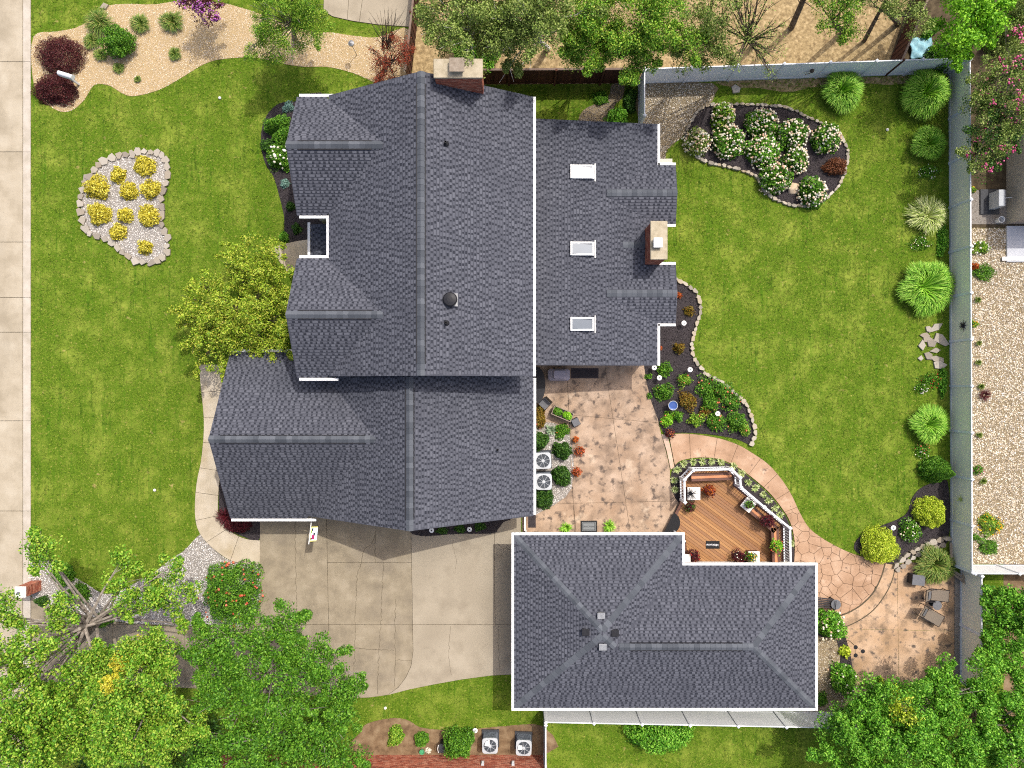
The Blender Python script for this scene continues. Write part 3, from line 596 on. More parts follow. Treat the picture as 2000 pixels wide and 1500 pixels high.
# smooth stamped slabs on the first stretch, flagstone-pattern cells on the rest
cutp = (1530, 1000); A = P(*cutp)
cnorm = (P(1600, 985) - P(1470, 1075)); cn = (-cnorm.y, cnorm.x)
first = [tuple(q) for q in upper_w]
spl_a, spl_b = P(1505, 1010), P(1570, 985); d_ = spl_b - spl_a; nn_ = (-d_.y, d_.x)
pa = clip(first, spl_a, nn_); pb = clip(first, spl_a, (-nn_[0], -nn_[1]))
walk1, walk2 = (pa, pb) if sum(p[1] for p in pa) / len(pa) > sum(p[1] for p in pb) / len(pb) else (pb, pa)
paving('garden_walk', walk1, [(1346, 840, 1348, 900), (1401, 850, 1393, 900, 1349, 800, 1600, 1050), (1442, 866, 1425, 908, 1396, 800, 1600, 1050), (1489, 890, 1462, 926, 1436, 800, 1600, 1050), (1523, 920, 1490, 952, 1474, 800, 1600, 1050), (1548, 955, 1510, 978, 1500, 900, 1600, 1050)], 'patiowalk', pz, joint=.008)
fl_root = MB().prism(walk2, -.04, pz - .035).build('flagstone_walk', 'crack', kind='structure'); EXCL.append(walk2)
def cells(root, poly, cell, mt, z, joint, seed, name='flagstone'):
    r = random.Random(seed); xs = [p[0] for p in poly]; ys = [p[1] for p in poly]; pts = []
    y = min(ys) - cell
    while y < max(ys) + cell:
        x = min(xs) - cell
        while x < max(xs) + cell: pts.append((x + r.uniform(-.42, .42) * cell, y + r.uniform(-.42, .42) * cell)); x += cell
        y += cell
    for i, p in enumerate(pts):
        q = list(poly)
        for j, s in enumerate(pts):
            if i == j or abs(s[0] - p[0]) > 3 * cell or abs(s[1] - p[1]) > 3 * cell: continue
            m = ((p[0] + s[0]) / 2, (p[1] + s[1]) / 2); q = clip(q, m, (p[0] - s[0], p[1] - s[1]))
            if len(q) < 3: break
        if len(q) > 2 and area(q) > .01:
            MB().prism(shrink(q, joint), z - .05, z + r.uniform(-.004, .004), .006).build(name, mt, root)
cells(fl_root, walk2, .55, 'patiowalk', pz, .008, 5)
step2 = [(1748, 1104), (1742, 1132), (1728, 1161), (1706, 1190), (1676, 1212), (1645, 1226)]
s2_s = smooth(step2, 5, False)
tread = wp(s1_s, .03) + wp(s2_s[::-1], .03)
tr = MB().prism(tread, -.3, -.07, .01).build('step_tread', 'patiolow', kind='structure'); EXCL.append(tread)
MB().prism(shrink(tread, .015), -.06, -.058).build('tread_filler', 'crack', tr) if False else None
low_px = s2_s + [(1655, 1260), (1665, 1305), (1667, 1360), (1690, 1400), (1864, 1400), (1864, 1118), (1800, 1100), (1770, 1097)]
lowp = paving('lower_patio', wp(low_px), [(1752, 1100, 1756, 1400), (1640, 1228, 1870, 1233), (1640, 1330, 1870, 1333)], 'patiolow', -.004 + .02, joint=.006)
# step risers: the walk drops to the tread and the tread to the lower patio
for nm_, pts, z0, z1 in (('step_edge', s1_s, -.02, .052), ('step_edge', s2_s, -.02, .03)):
    mb = MB(); q = wp(pts)
    for a, b in zip(q[:-1], q[1:]): mb.bar((a[0], a[1], (z0 + z1) / 2), (b[0], b[1], (z0 + z1) / 2), .07, z1 - z0)
    mb.build(nm_, 'crack', lowp)
# raise the tread so it reads as a step between the two levels
tr.location.z = .105
# ------------------------------------------------------------------ buildings
def roof_face(mbB, mbT, poly3, e=.145, mbD=None):
    p = [Vector(q) for q in poly3]; n = (p[1] - p[0]).cross(p[2] - p[0]).normalized()
    if n.z < 0: n = -n
    v = (Vector((0, 0, 1)) - n * n.z).normalized(); u = v.cross(n).normalized()
    o = min(p, key=lambda q: q.dot(v)); poly = [((q - o).dot(u), (q - o).dot(v)) for q in p]
    vm = max(q[1] for q in poly); i = 0; ph = random.uniform(0, 1)
    def at(uu, vv, hh): return o + u * uu + v * vv + n * hh
    def ur(vv):
        xs = []
        for a, b in zip(poly, poly[1:] + poly[:1]):
            if (a[1] - vv) * (b[1] - vv) < 0: xs.append(a[0] + (b[0] - a[0]) * (vv - a[1]) / (b[1] - a[1]))
        return (min(xs), max(xs)) if len(xs) > 1 else None
    while i * e < vm - .01:
        v0, v1 = i * e, min((i + 1) * e, vm); i += 1
        q = clip(clip(poly, (0, v0), (0, 1)), (0, v1), (0, -1))
        if len(q) < 3: continue
        vs = [at(a, b, .004 + .012 * (1 - (b - v0) / e)) for a, b in q]; mbB.add(vs, [tuple(range(len(vs)))])
        r0, r1 = ur(v0 + .002), ur(v1 - .002)
        if r0: mbB.add([at(r0[0], v0, -.004), at(r0[1], v0, -.004), at(r0[1], v0, .0158), at(r0[0], v0, .0158)], [(0, 1, 2, 3)])
        if not r0 or not r1: continue
        a, b = max(r0[0], r1[0]), min(r0[1], r1[1]); v1 = v0 + (v1 - v0) * .72; x = a + random.uniform(0, .1)
        while x < b - .04:
            w_ = random.choice((.11, .13, .15, .18, .24)); y = min(x + w_, b); t = .009
            c = [at(x, v0 - .002, .016 + t), at(y, v0 - .002, .016 + t), at(y, v1, .006 + t), at(x, v1, .006 + t), at(x, v0 - .002, .012), at(y, v0 - .002, .012), at(y, v1, 0), at(x, v1, 0)]
            mbT.add(c, [(0, 1, 2, 3), (4, 5, 1, 0), (5, 6, 2, 1), (7, 4, 0, 3)])
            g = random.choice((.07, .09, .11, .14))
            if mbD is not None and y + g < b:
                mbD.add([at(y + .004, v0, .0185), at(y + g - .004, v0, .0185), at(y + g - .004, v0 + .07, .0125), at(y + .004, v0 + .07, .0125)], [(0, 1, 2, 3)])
            x = y + g
def roof(parent, faces, thick=.14):
    d = MB()
    for f in faces:
        p = [Vector(q) for q in f]
        if (p[1] - p[0]).cross(p[2] - p[0]).z < 0: p = p[::-1]
        d.hull(p, thick)
    rf = d.build('roof', 'shinglebase', parent); B, T, D_ = MB(), MB(), MB()
    for f in faces: roof_face(B, T, f, mbD=D_)
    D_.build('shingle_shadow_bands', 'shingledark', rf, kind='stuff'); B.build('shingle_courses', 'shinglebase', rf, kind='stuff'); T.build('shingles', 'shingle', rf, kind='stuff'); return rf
CAPS = {}
def caps(rf, a, b, s1=.55, s2=.55, wd=.165, lift=.04, ln=.25, vent=True):
    a, b = Vector(a), Vector(b); d = b - a; L = d.length; d.normalize(); n = max(1, round(L / ln)); key = (round(s1, 2), round(s2, 2), wd, round(L / n, 3), lift)
    if key not in CAPS:
        l = L / n; mb = MB(); vs = []
        for x, up in ((0, .012), (l, 0)):
            vs += [(x, -wd, -wd * s1 + lift + up), (x, 0, lift + .012 + up), (x, wd, -wd * s2 + lift + up), (x, -wd, -wd * s1 - .01), (x, wd, -wd * s2 - .01)]
        mb.add(vs, [(0, 5, 6, 1), (1, 6, 7, 2), (3, 8, 5, 0), (2, 7, 9, 4), (3, 0, 1, 2, 4), (5, 8, 9, 7, 6)])
        me = bpy.data.meshes.new('ridge_cap'); me.from_pydata(mb.v, [], mb.f); me.materials.append(M['cap']); me.update(); CAPS[key] = me
    q = d.to_track_quat('X', 'Z').to_euler()
    if vent:
        u = d.cross(Vector((0, 0, 1))).normalized(); m = MB()
        for s_, sg_ in ((s1, -1), (s2, 1)): m.bar(a + d * .5 + u * sg_ * (wd + .012) + Vector((0, 0, -wd * s_ + .022)), b - d * .5 + u * sg_ * (wd + .012) + Vector((0, 0, -wd * s_ + .022)), .05, .06)
        m.build('ridge_vent', 'dark', rf)
    for i in range(n):
        o = bpy.data.objects.new('ridge_cap', CAPS[key]); COL.objects.link(o); o.parent = rf
        o.location = a + d * (L * i / n) - OFF[rf.name]; o.rotation_euler = q
def gutter(parent, a, b, wd=.13, ht=.12, out=(0, 0), name='gutter'):
    a, b = Vector(a), Vector(b); o = Vector((out[0], out[1], 0)) * wd * .5
    mb = MB().bar(a + o, b + o, wd, ht); return mb.build(name, 'white', parent, bevel=.012)
def gable_wall(mb, axis, c, half, ze, zr, a, b):
    prof = [(c - half, 0), (c + half, 0), (c + half, ze), (c, zr), (c - half, ze)]
    if axis == 'y': vs = [(x, a, z) for x, z in prof] + [(x, b, z) for x, z in prof]
    else: vs = [(a, y, z) for y, z in prof] + [(b, y, z) for y, z in prof]
    mb.add(vs, [(0, 1, 2, 3, 4), (9, 8, 7, 6, 5)] + [(i, (i + 1) % 5 + 5 if False else (i + 1) % 5, (i + 1) % 5 + 5, i + 5) for i in range(5)])
house = thing('house', 'main house with dark grey shingle roof, front gables and brick chimneys', 'house', (-4, 4, 0))
E, RZ, RX, XR, XL, Y0, Y1 = 5.1, 7.75, -3.82, .957, -8.3, .35, 13.1
sl_m = (RZ - E) / (XR - RX); EL = RZ - sl_m * (RX - XL)
mb = MB()
gable_wall(mb, 'y', RX, 4.35, E - .05, RZ - .25, .75, 12.75); mb.build('wall', 'wall', house)
for cy in (10.35, 3.0):
    mb = MB(); gable_wall(mb, 'x', cy, 2.35, 5.15, 6.55, -9.4, -6.2); mb.build('wall', 'wall', house)
mb = MB(); gable_wall(mb, 'y', -4.5, 5.2, 2.75, 5.95, -6.1, .7); mb.build('wall', 'wall', house)
mb = MB(); gable_wall(mb, 'x', -2.515, 3.7, 2.72, 4.95, -13.4, -8.5); mb.build('wall', 'wall', house)
MB().box((3.8, 6.82, 1.28), (6.3, 11.2, 2.56)).build('wall', 'wall', house)
for cy in (9.9, 4.52): MB().box((7.3, cy, 1.25), (1.2, 2.4, 2.5)).build('wall', 'wall', house)
# main roof
GX, GE, GR_ = -9.78, 5.2, 6.8
def mainx(z): return RX - (RZ - z) / sl_m
faces = [[(XR, Y0, E), (XR, Y1, E), (RX, Y1, RZ), (RX, Y0, RZ)], [(XL, Y0, EL), (RX, Y0, RZ), (RX, Y1, RZ), (XL, Y1, EL)]]
rf = roof(house, faces); caps(rf, (RX, Y0, RZ), (RX, Y1, RZ), sl_m, sl_m)
fg = []
for cy, hw in ((10.35, 2.68), (3.0, 2.7)):
    xe, xr = max(mainx(GE) - .02, -8.9), mainx(GR_) + .15
    fg += [[(GX, cy + hw, GE), (GX, cy, GR_), (xr, cy, GR_), (xe, cy + hw, GE)], [(GX, cy - hw, GE), (xe, cy - hw, GE), (xr, cy, GR_), (GX, cy, GR_)]]
rf2 = roof(house, fg)
for cy in (10.35, 3.0): caps(rf2, (GX, cy, GR_), (mainx(GR_) - .05, cy, GR_), .6, .6)
# garage roof
QE, QR, QX, QXR, QXL, QY0, QY1 = 2.7, 6.3, -4.5, 1.05, -10.05, -6.46, .62
sg = (QR - QE) / (QXR - QX)
faces = [[(QXR, QY0, QE), (QXR, QY1, QE), (QX, QY1, QR), (QX, QY0, QR)], [(QXL, QY0, QE), (QX, QY0, QR), (QX, QY1, QR), (QXL, QY1, QE)]]
rf3 = roof(house, faces); caps(rf3, (QX, QY0, QR), (QX, QY1 - .3, QR), sg, sg)
g1, gr = -2.515, 5.2; hw = 4.06; xj = QX - (QR - gr) / sg + .15
rf4 = roof(house, [[(-13.8, g1 + hw, 2.7), (-13.8, g1, gr), (xj, g1, gr), (QXL, g1 + hw, 2.7)], [(-13.8, g1 - hw, 2.7), (QXL, g1 - hw, 2.7), (xj, g1, gr), (-13.8, g1, gr)]])
caps(rf4, (-13.8, g1, gr), (xj - .15, g1, gr), .62, .62)
# low rear roof with two small gables and a chimney cricket
AE, AS, AX = 2.7, .12, 7.12
def az(x): return AE + (AX - x) * AS
Yb, Yt = .9, 12.73
rf5 = roof(house, [[(AX, Yb, AE), (AX, Yt, AE), (.75, Yt, az(.75)), (.75, Yb, az(.75))]], .12)
for cy, hw_, name in ((9.27, 1.42, 'g'), (4.40, 1.42, 'g')):
    zr = az(4.35) ; x1 = 8.02
    f = [[(x1, cy + hw_, AE), (x1, cy, zr), (4.3, cy, zr), (AX - .02, cy + hw_, AE)], [(x1, cy - hw_, AE), (AX - .02, cy - hw_, AE), (4.3, cy, zr), (x1, cy, zr)]]
    f = [[(a, b, c + .012) for a, b, c in q] for q in f]
    r_ = roof(house, f, .1); caps(r_, (4.6, cy, zr + .02), (x1, cy, zr + .02), .2, .2, .17, .02, vent=False)
    gutter(house, (AX + .02, cy + hw_ + .02, AE - .03), (x1, cy + hw_ + .02, AE - .03), out=(0, 1)); gutter(house, (AX + .02, cy - hw_ - .02, AE - .03), (x1, cy - hw_ - .02, AE - .03), out=(0, -1))
r_ = roof(house, [[(6.55, 7.55, az(6.55) + .012), (6.55, 6.78, az(5.2)), (5.2, 6.78, az(5.2) + .012)], [(6.55, 6.0, az(6.55) + .012), (5.2, 6.78, az(5.2) + .012), (6.55, 6.78, az(5.2))]], .05)
caps(r_, (5.4, 6.78, az(5.2)), (6.5, 6.78, az(5.2)), .2, .2, .15, .02, vent=False)
for y0, y1 in ((Yt, 10.71), (3.0, Yb)): gutter(house, (AX, y0, AE - .03), (AX, y1, AE - .03), out=(1, 0))
# gutters
gutter(house, (XR, Y0, E - .04), (XR, Y1, E - .04), out=(1, 0)); gutter(house, (QXR, QY0 + .05, QE - .03), (QXR, Y0 - .05, QE - .03), out=(1, 0))
gutter(house, (GX + .1, 13.06, GE - .05), (-8.0, 13.06, GE - .05), out=(0, 1)); gutter(house, (GX + .1, 7.66, GE - .05), (-8.3, 7.66, GE - .05), out=(0, -1))
gutter(house, (XL, 7.58, EL - .08), (XL, 5.82, EL - .08), out=(-1, 0)); gutter(house, (GX + .1, 5.72, GE - .05), (-8.3, 5.72, GE - .05), out=(0, 1)); gutter(house, (GX + .1, .28, GE - .05), (-7.9, .28, GE - .05), out=(0, -1))
gutter(house, (-13.75, g1 + hw + .02, 2.66), (-9.5, g1 + hw + .02, 2.66), out=(0, 1)); gutter(house, (-13.75, g1 - hw - .02, 2.66), (-9.6, g1 - hw - .02, 2.66), out=(0, -1))
# small porch roof in the notch
rf6 = roof(house, [[(-9.86, 5.6, 2.75), (-9.86, 7.8, 2.75), (-8.0, 7.8, 3.2), (-8.0, 5.6, 3.2)]], .1); gutter(house, (-9.86, 5.3, 2.74), (-9.86, 7.9, 2.74), out=(-1, 0))
# chimneys
def bricks(name, parent, x0, x1, y0, y1, z0, z1, L=.21, hh=.075, sides='NSEW'):
    mb = MB(); n = int((z1 - z0) / hh)
    for i in range(n):
        z = z0 + (i + .5) * hh; o = (i % 2) * L / 2
        for ax, a, b, f in (('x', x0, x1, y0), ('x', x0, x1, y1), ('y', y0, y1, x0), ('y', y0, y1, x1)):
            if ('S' if f == y0 and ax == 'x' else 'N' if ax == 'x' else 'W' if f == x0 else 'E') not in sides: continue
            x = a - o
            while x < b:
                p, q = max(x, a), min(x + L - .01, b)
                if q - p > .03:
                    c = ((p + q) / 2, f, z) if ax == 'x' else (f, (p + q) / 2, z); s = (q - p, .024, hh - .012) if ax == 'x' else (.024, q - p, hh - .012)
                    mb.box(c, s)
                x += L
    mb.build(name, 'brickwall', parent, kind='stuff')
def chimney(x0, x1, y0, y1, zb, zt, name='chimney'):
    c = MB().box(((x0 + x1) / 2, (y0 + y1) / 2, (zb + zt) / 2), (x1 - x0, y1 - y0, zt - zb)).build(name, 'mortar', house)
    bricks('bricks', c, x0, x1, y0, y1, max(zb, 2.2), zt - .02)
    MB().box(((x0 + x1) / 2, (y0 + y1) / 2, zt + .05), (x1 - x0 + .1, y1 - y0 + .1, .12)).build('crown', 'capstone', c, bevel=.03)
    return c
ch = chimney(-3.2, -1.26, 12.72, 13.42, 0, 8.0)
k_ = P(892, 128, 8.4); x, y = k_.x, k_.y
MB().box((x, y + .05, 8.22), (.5, .45, .22)).build('flue', 'capstone', ch, bevel=.02); MB().box((x, y + .05, 8.36), (.62, .58, .05)).build('flue_cover', 'limewood', ch, bevel=.015)
ch = chimney(6.5, 7.2, 5.85, 7.55, 0, 4.3)
k_ = P(1285, 474, 4.6)
MB().box((k_.x, k_.y, 4.48), (.34, .38, .2)).build('flue', 'metal', ch); MB().box((k_.x, k_.y, 4.62), (.42, .46, .07)).build('flue_cover', 'white', ch, bevel=.02)
# skylights
for i, (py, bl) in enumerate(((336, True), (486, False), (633, False))):
    c = P(1137, py, 3.2); z = az(c.x) + .05; sx, sy = 1.16, .66
    f = MB()
    for dx, dy, lx, ly in ((-sx / 2 + .045, 0, .09, sy), (sx / 2 - .045, 0, .09, sy), (0, sy / 2 - .045, sx - .184, .09), (0, -sy / 2 + .045, sx - .184, .09)): f.box((c.x + dx, c.y + dy, z + .03 - dx * AS), (lx, ly, .16))
    s = f.build('skylight', 'white', house, bevel=.01)
    MB().hull([(c.x - sx / 2 + .08, c.y - sy / 2 + .08, z + .08 + AS * sx / 2), (c.x + sx / 2 - .08, c.y - sy / 2 + .08, z + .08 - AS * sx / 2), (c.x + sx / 2 - .08, c.y + sy / 2 - .08, z + .08 - AS * sx / 2), (c.x - sx / 2 + .08, c.y + sy / 2 - .08, z + .08 + AS * sx / 2)], .04).build('blind' if bl else 'glass', 'blind' if bl else 'glass', s)
    MB().box((c.x + sx / 2 + .06, c.y, z - .02 - AS * sx / 2), (.07, sy + .2, .05)).build('flashing', 'metal', s)
def on_main(px, py):
    z = 6.3
    for _ in range(6): q = P(px, py, z); z = RZ - sl_m * abs(q.x - RX)
    return P(px, py, z)
q = on_main(880, 586)
v = MB().lathe((q.x, q.y, q.z), [(.2, -.1), (.2, .2), (.29, .21), (.31, .26), (.26, .32), (.12, .35), (.02, .355)], 24).build('roof_vent', 'dark', house, smooth=False)
MB().box((q.x, q.y, q.z + .05), (.62, .55, .04)).build('vent_flashing', 'metal', v)
for px, py in ((871, 281), (872, 631)):
    q = on_main(px, py); v = MB().lathe((q.x, q.y, q.z), [(.05, -.1), (.05, .28), (.035, .28), (.035, .1)], 10).build('pipe_vent', 'dark', house); MB().lathe((q.x, q.y, q.z), [(.13, -.05), (.12, .05), (.06, .12)], 12).build('pipe_boot', 'dark', v)
q = P(972, 878, 3.4); z = QE + sg * (QXR - q.x); q = P(972, 878, z)
v = MB().lathe((q.x, q.y, q.z), [(.05, -.1), (.05, .28), (.035, .28), (.035, .1)], 10).build('pipe_vent', 'dark', house)
EXCL += [rect(-9.5, .3, .95, 13.1), rect(-13.4, -6.4, 1, 1.5), rect(0, .9, 7.1, 12.7), rect(7, 7.9, 8.0, 10.7), rect(7, 3, 8, 5.8)]
# outbuilding
ob = thing('outbuilding', 'hip roofed outbuilding with white gutters between driveway and deck', 'building', (7, -12, 0))
x0, x1, x2, yt, yi, yb, ze, so_ = .1, 8.33, 14.84, -7.4, -8.88, -15.86, 2.7, .4
cx, cy = (x0 + x1) / 2, (yt + yb) / 2; hz = ze + so_ * (x1 - x0) / 2; ex = (yt - yb) / 2 - (x1 - x0) / 2
ym = (yi + yb) / 2; rz = ze + so_ * (yi - yb) / 2; xre = x2 - (yi - yb) / 2
apN, apS = (cx, cy + ex, hz), (cx, cy - ex, hz)
xm = x1 - (rz - ze) / so_          # where the wing ridge meets the east slope
f = [[(x0, yb, ze), (apS[0], apS[1], hz), (apN[0], apN[1], hz), (x0, yt, ze)], [(x0, yt, ze), apN, (x1, yt, ze)],
     [(x1, yt, ze), apN, apS, (xm + .02, ym, rz), (x1, yi, ze)],
     [(x0, yb, ze), (x2, yb, ze), (xre, ym, rz), (xm, ym, rz), apS], [(x2, yb, ze), (x2, yi, ze), (xre, ym, rz)],
     [(x1, yi, ze), (xm, ym, rz), (xre, ym, rz), (x2, yi, ze)]]
rfo = roof(ob, f[:2] + f[4:], .12)
B, T, D_ = MB(), MB(), MB(); dk = MB()
for q in (f[2], f[3]):
    p = [Vector(a) for a in q]
    if (p[1] - p[0]).cross(p[2] - p[0]).z < 0: p = p[::-1]
    dk.hull(p, .12); roof_face(B, T, q, mbD=D_)
dk.build('sheathing', 'shinglebase', rfo); D_.build('shingle_shadow_bands', 'shingledark', rfo, kind='stuff'); B.build('shingle_courses', 'shinglebase', rfo, kind='stuff'); T.build('shingles', 'shingle', rfo, kind='stuff')
caps(rfo, (xm + .2, ym, rz), (xre, ym, rz), so_, so_)
for a, b in (((x0, yt, ze), apN), ((x1, yt, ze), apN), ((x0, yb, ze), apS), ((x2, yb, ze), (xre, ym, rz)), ((x2, yi, ze), (xre, ym, rz)), (((xm, ym, rz)), apS)): caps(rfo, a, b, .26, .26, .15, .022, .27, vent=False)
for a, b, o in (((x0, yt, ze), (x1, yt, ze), (0, 1)), ((x0, yb, ze), (x2, yb, ze), (0, -1)), ((x0, yb - .13, ze), (x0, yt + .13, ze), (-1, 0)), ((x1, yi + .14, ze), (x1, yt + .13, ze), (1, 0)), ((x1 + .005, yi, ze), (x2, yi, ze), (0, 1)), ((x2, yb - .13, ze), (x2, yi + .13, ze), (1, 0))):
    gutter(ob, (a[0], a[1], a[2] - .02), (b[0], b[1], b[2] - .02), out=o)
MB().prism([(x0 + .4, yb + .4), (x2 - .4, yb + .4), (x2 - .4, yi - .4), (x1 - .4, yi - .4), (x1 - .4, yt - .4), (x0 + .4, yt - .4)], 0, 2.62).build('wall', 'wall', ob)
EXCL.append([(x0, yb), (x2, yb), (x2, yi), (x1, yi), (x1, yt), (x0, yt)])
for px, py, hm in ((1174, 1203, 'metal'), (1144, 1236, 'dark'), (1201, 1237, 'dark'), (1177, 1264, 'metal')):
    q = P(px, py, 4.2); z = min(ze + so_ * (q.x - x0), ze + so_ * (x1 - q.x), ze + so_ * (yt - q.y), ze + so_ * (q.y - yb))
    v = MB().box((q.x, q.y, z + .05), (.32, .3, .2)).build('box_vent', 'dark', ob, bevel=.015); MB().box((q.x, q.y + .02, z + .165), (.36, .3, .025)).build('vent_hood', hm, v, bevel=.006)
for px in (1028, 1325): 
    q = P(px, 1050, 1.3); MB().box((q.x, yt - .32, 1.33), (.08, .1, 2.6)).build('downspout', 'white', ob)
q = P(1026, 1026, 1.2); MB().bar((q.x, -6.3, .25), (q.x, -7.7, .25), .08, .07).build('downspout', 'white', ob)
# neighbour houses
nb = thing('brick_house', 'red brick neighbour house wall below the two air conditioners', 'house', P(880, 1480))
wy = P(880, 1474).y
MB().box((-7.2, wy - 4.02, 1.4), (18.0, 8, 2.8)).build('wall', 'mortar', nb); bricks('bricks', nb, -16.2, 1.78, wy - 8.02, wy - .012, 0, 2.75, .21, .075, 'N')
MB().hull([(-16.6, wy + .1, 2.8), (2.2, wy + .1, 2.8), (2.2, wy - 4, 4.6), (-16.6, wy - 4, 4.6)], .12).hull([(-16.6, wy - 4, 4.6), (2.2, wy - 4, 4.6), (2.2, wy - 8.2, 2.8), (-16.6, wy - 8.2, 2.8)], .12).build('roof', 'shinglebase', nb)
nr = thing('siding_house', 'beige siding neighbour house at the right edge of the picture', 'house', P(2000, 360))
a = P(1966, 438); b = P(1966, 282)
mb = MB()
MB().box((a.x + 3, (a.y + b.y) / 2 + .6, 1.5), (6, b.y - a.y + 1.2, 3.0)).build('wall', 'mortar', nr)
for i in range(20): mb.add([(a.x - .02, a.y - .01, i * .15), (a.x - .02, b.y + 1.2, i * .15), (a.x - .005, b.y + 1.2, i * .15 + .15), (a.x - .005, a.y - .01, i * .15 + .15)], [(0, 1, 2, 3)])
sd = mat('beige_siding', ['a89f8d', 'b3aa99'], 2, rough=.7); M['siding'] = sd
mb.build('siding', 'siding', nr, kind='stuff')
MB().hull([(a.x - .3, a.y - .3, 3.0), (a.x + 6, a.y - .3, 3.6), (a.x + 6, b.y + 1.5, 3.6), (a.x - .3, b.y + 1.5, 3.0)], .1).build('roof', 'shinglebase', nr) if False else None
tag(MB().prism(wp(rect(1964, 442, 2150, 512)), -.05, .12, .01).build('concrete_pad', 'pad'), kind='structure'); tag(MB().box((P(2050, 507).x, P(2000, 506).y, .132), (5.2, .2, .02)).build('pad_edge', 'white'), kind='structure')

# ------------------------------------------------------------------ fences
def white_fence(label, pts, h=1.75, span=2.4, panel='vinylpanel', starts=None):
    t = thing('white_fence', label, 'fence', P(*pts[0]))
    for a, b in zip(pts[:-1], pts[1:]):
        A, B = P(*a), P(*b); d = B - A; L = d.length; n = max(1, round(L / span)); d.normalize(); ang = math.atan2(d.y, d.x)
        for i in range(n):
            p, q = A + d * (L * i / n + .065), A + d * (L * (i + 1) / n - .065); m = (p + q) / 2; l = (q - p).length
            MB().box((m.x, m.y, h / 2 + .02), (l, .03, h - .2), ang).build('panel', panel, t)
            MB().box((m.x, m.y, h - .05), (l, .055, .12), ang).build('top_rail', 'vinyl', t, bevel=.006); MB().box((m.x, m.y, .1), (l, .055, .15), ang).build('bottom_rail', 'vinyl', t)
        for i in range(n + 1):
            p = A + d * (L * i / n)
            if i == n and b != pts[-1]: continue
            po = MB().box((p.x, p.y, h / 2 + .02), (.125, .125, h + .04), ang).build('post', 'vinyl', t, bevel=.006)
            MB().lathe((p.x, p.y, h + .04), [(.1, 0), (.1, .03), (.02, .07)], 4).build('post_cap', 'vinyl', po)
    return t
white_fence('long white vinyl fence along the top of the back lawn', [(1249, 163), (1851, 143)])
white_fence('white vinyl fence with grey green panels along the right of the back lawn', [(1853, 146), (1857, 1101)], panel='taupepanel')
white_fence('short white fence section between brown fence and low roof', [(1247, 166), (1247, 250)])
white_fence('beige panelled fence beside the lower patio', [(1875, 1108), (1875, 1330)], panel='taupepanel')
white_fence('short white fence running right from the corner below the river stones', [(1862, 1103), (2110, 1104)], panel='vinyl')
white_fence('white vinyl fence along the bottom side of the outbuilding', [(1063, 1380), (1690, 1392)], panel='vinyl')
white_fence('white fence seen edge on beside the brick house', [(1063, 1385), (1063, 1560)], panel='vinyl')
def brown_fence(label, a, b, h=1.75, side=1):
    A, B = P(*a), P(*b); t = thing('board_fence', label, 'fence', A); d = B - A; L = d.length; d.normalize(); ang = math.atan2(d.y, d.x); n = int(L / .2)
    first = None
    for i in range(n):
        p = A + d * (L * (i + .5) / n); s = (i % 2) * .02
        if first is None:
            mb = MB().box((0, 0, h / 2), (L / n + .012, .022, h - .06), 0); me = bpy.data.meshes.new('board'); me.from_pydata(mb.v, [], mb.f); me.update(); me.materials.append(M['fencebrown']); first = me
        o = bpy.data.objects.new('board', first); COL.objects.link(o); o.parent = t; o.location = p + Vector((-d.y * s, d.x * s, 0)) - OFF[t.name]; o.rotation_euler = (0, 0, ang)
    m = (A + B) / 2
    MB().box((m.x, m.y, h + .0), (L, .1, .05), ang).build('top_rail', 'fencerail', t)
    for i in range(int(L / 2.4) + 1):
        p = A + d * min(L, i * 2.4); MB().box((p.x + d.y * .06, p.y - d.x * .06, h / 2 + .03), (.1, .1, h + .1), ang).build('post', 'fencebrown', t)
brown_fence('dark brown board fence behind the chimney side yard', (905, 165), (1244, 163))
brown_fence('dark brown board fence beside the neighbour driveway', (823, -30), (801, 165))
brown_fence('dark brown board fence slanting up to the top right', (1727, 146), (1797, -20))
# ------------------------------------------------------------------ stone edgings
edging('stone_edging', 'flat mixed stones ringing the island of golden shrubs', isl_w + isl_w[:1], .42, .38, .1, True, .03)
edging('stone_edging', 'pale stones edging the kidney shaped hydrangea island', [q for q in hyd_w] + hyd_w[:1], .26, .17, .14, False, .0)
edging('stone_edging', 'pale stones edging the garden bed between patio and lawn', wp(smooth(midr, 4, False)), .3, .22, .14, False, .0)
sw = edging('stone_edging', 'curved dry stone edge below the yellow mounds', wp(smooth([(1748, 1103), (1762, 1088), (1785, 1072), (1810, 1062), (1835, 1052), (1850, 1050)], 5, False)), .36, .26, .16, True, .03)
for p, a in along(wp(smooth([(1752, 1112), (1770, 1098), (1792, 1082), (1815, 1072), (1845, 1062)], 5, False)), .34): stone(sw, p, .36, .26, .1, a, True, .03)
st_ = thing('stepping_stones', 'cluster of flat grey stones on the lawn by the right fence', 'stones', P(1820, 675))
for x, y, l, w_, a in ((1827, 640, .9, .4, .5), (1813, 642, .4, .3, .2), (1806, 655, .5, .3, .1), (1810, 663, .5, .35, 0), (1838, 665, .6, .9, 1.2), (1818, 670, .5, .5, .3), (1800, 675, .4, .6, 0), (1826, 685, .6, .3, .2), (1812, 695, .4, .5, .5), (1830, 702, .8, .3, -.1), (1834, 712, .8, .4, .1), (1797, 700, .3, .3, 0)):
    stone(st_, P(x, y), l, w_, .09, a, True)
for lab, x, y, l, w_ in (('small grey stone lying in the grass strip near the top fence', 1437, 175, .5, .55), ('flat grey stone at the top edge of the tan gravel bed', 206, 14, .5, .35)):
    t = thing('garden_stone', lab, 'stone', P(x, y)); stone(t, P(x, y), l, w_, .12, .3, True)
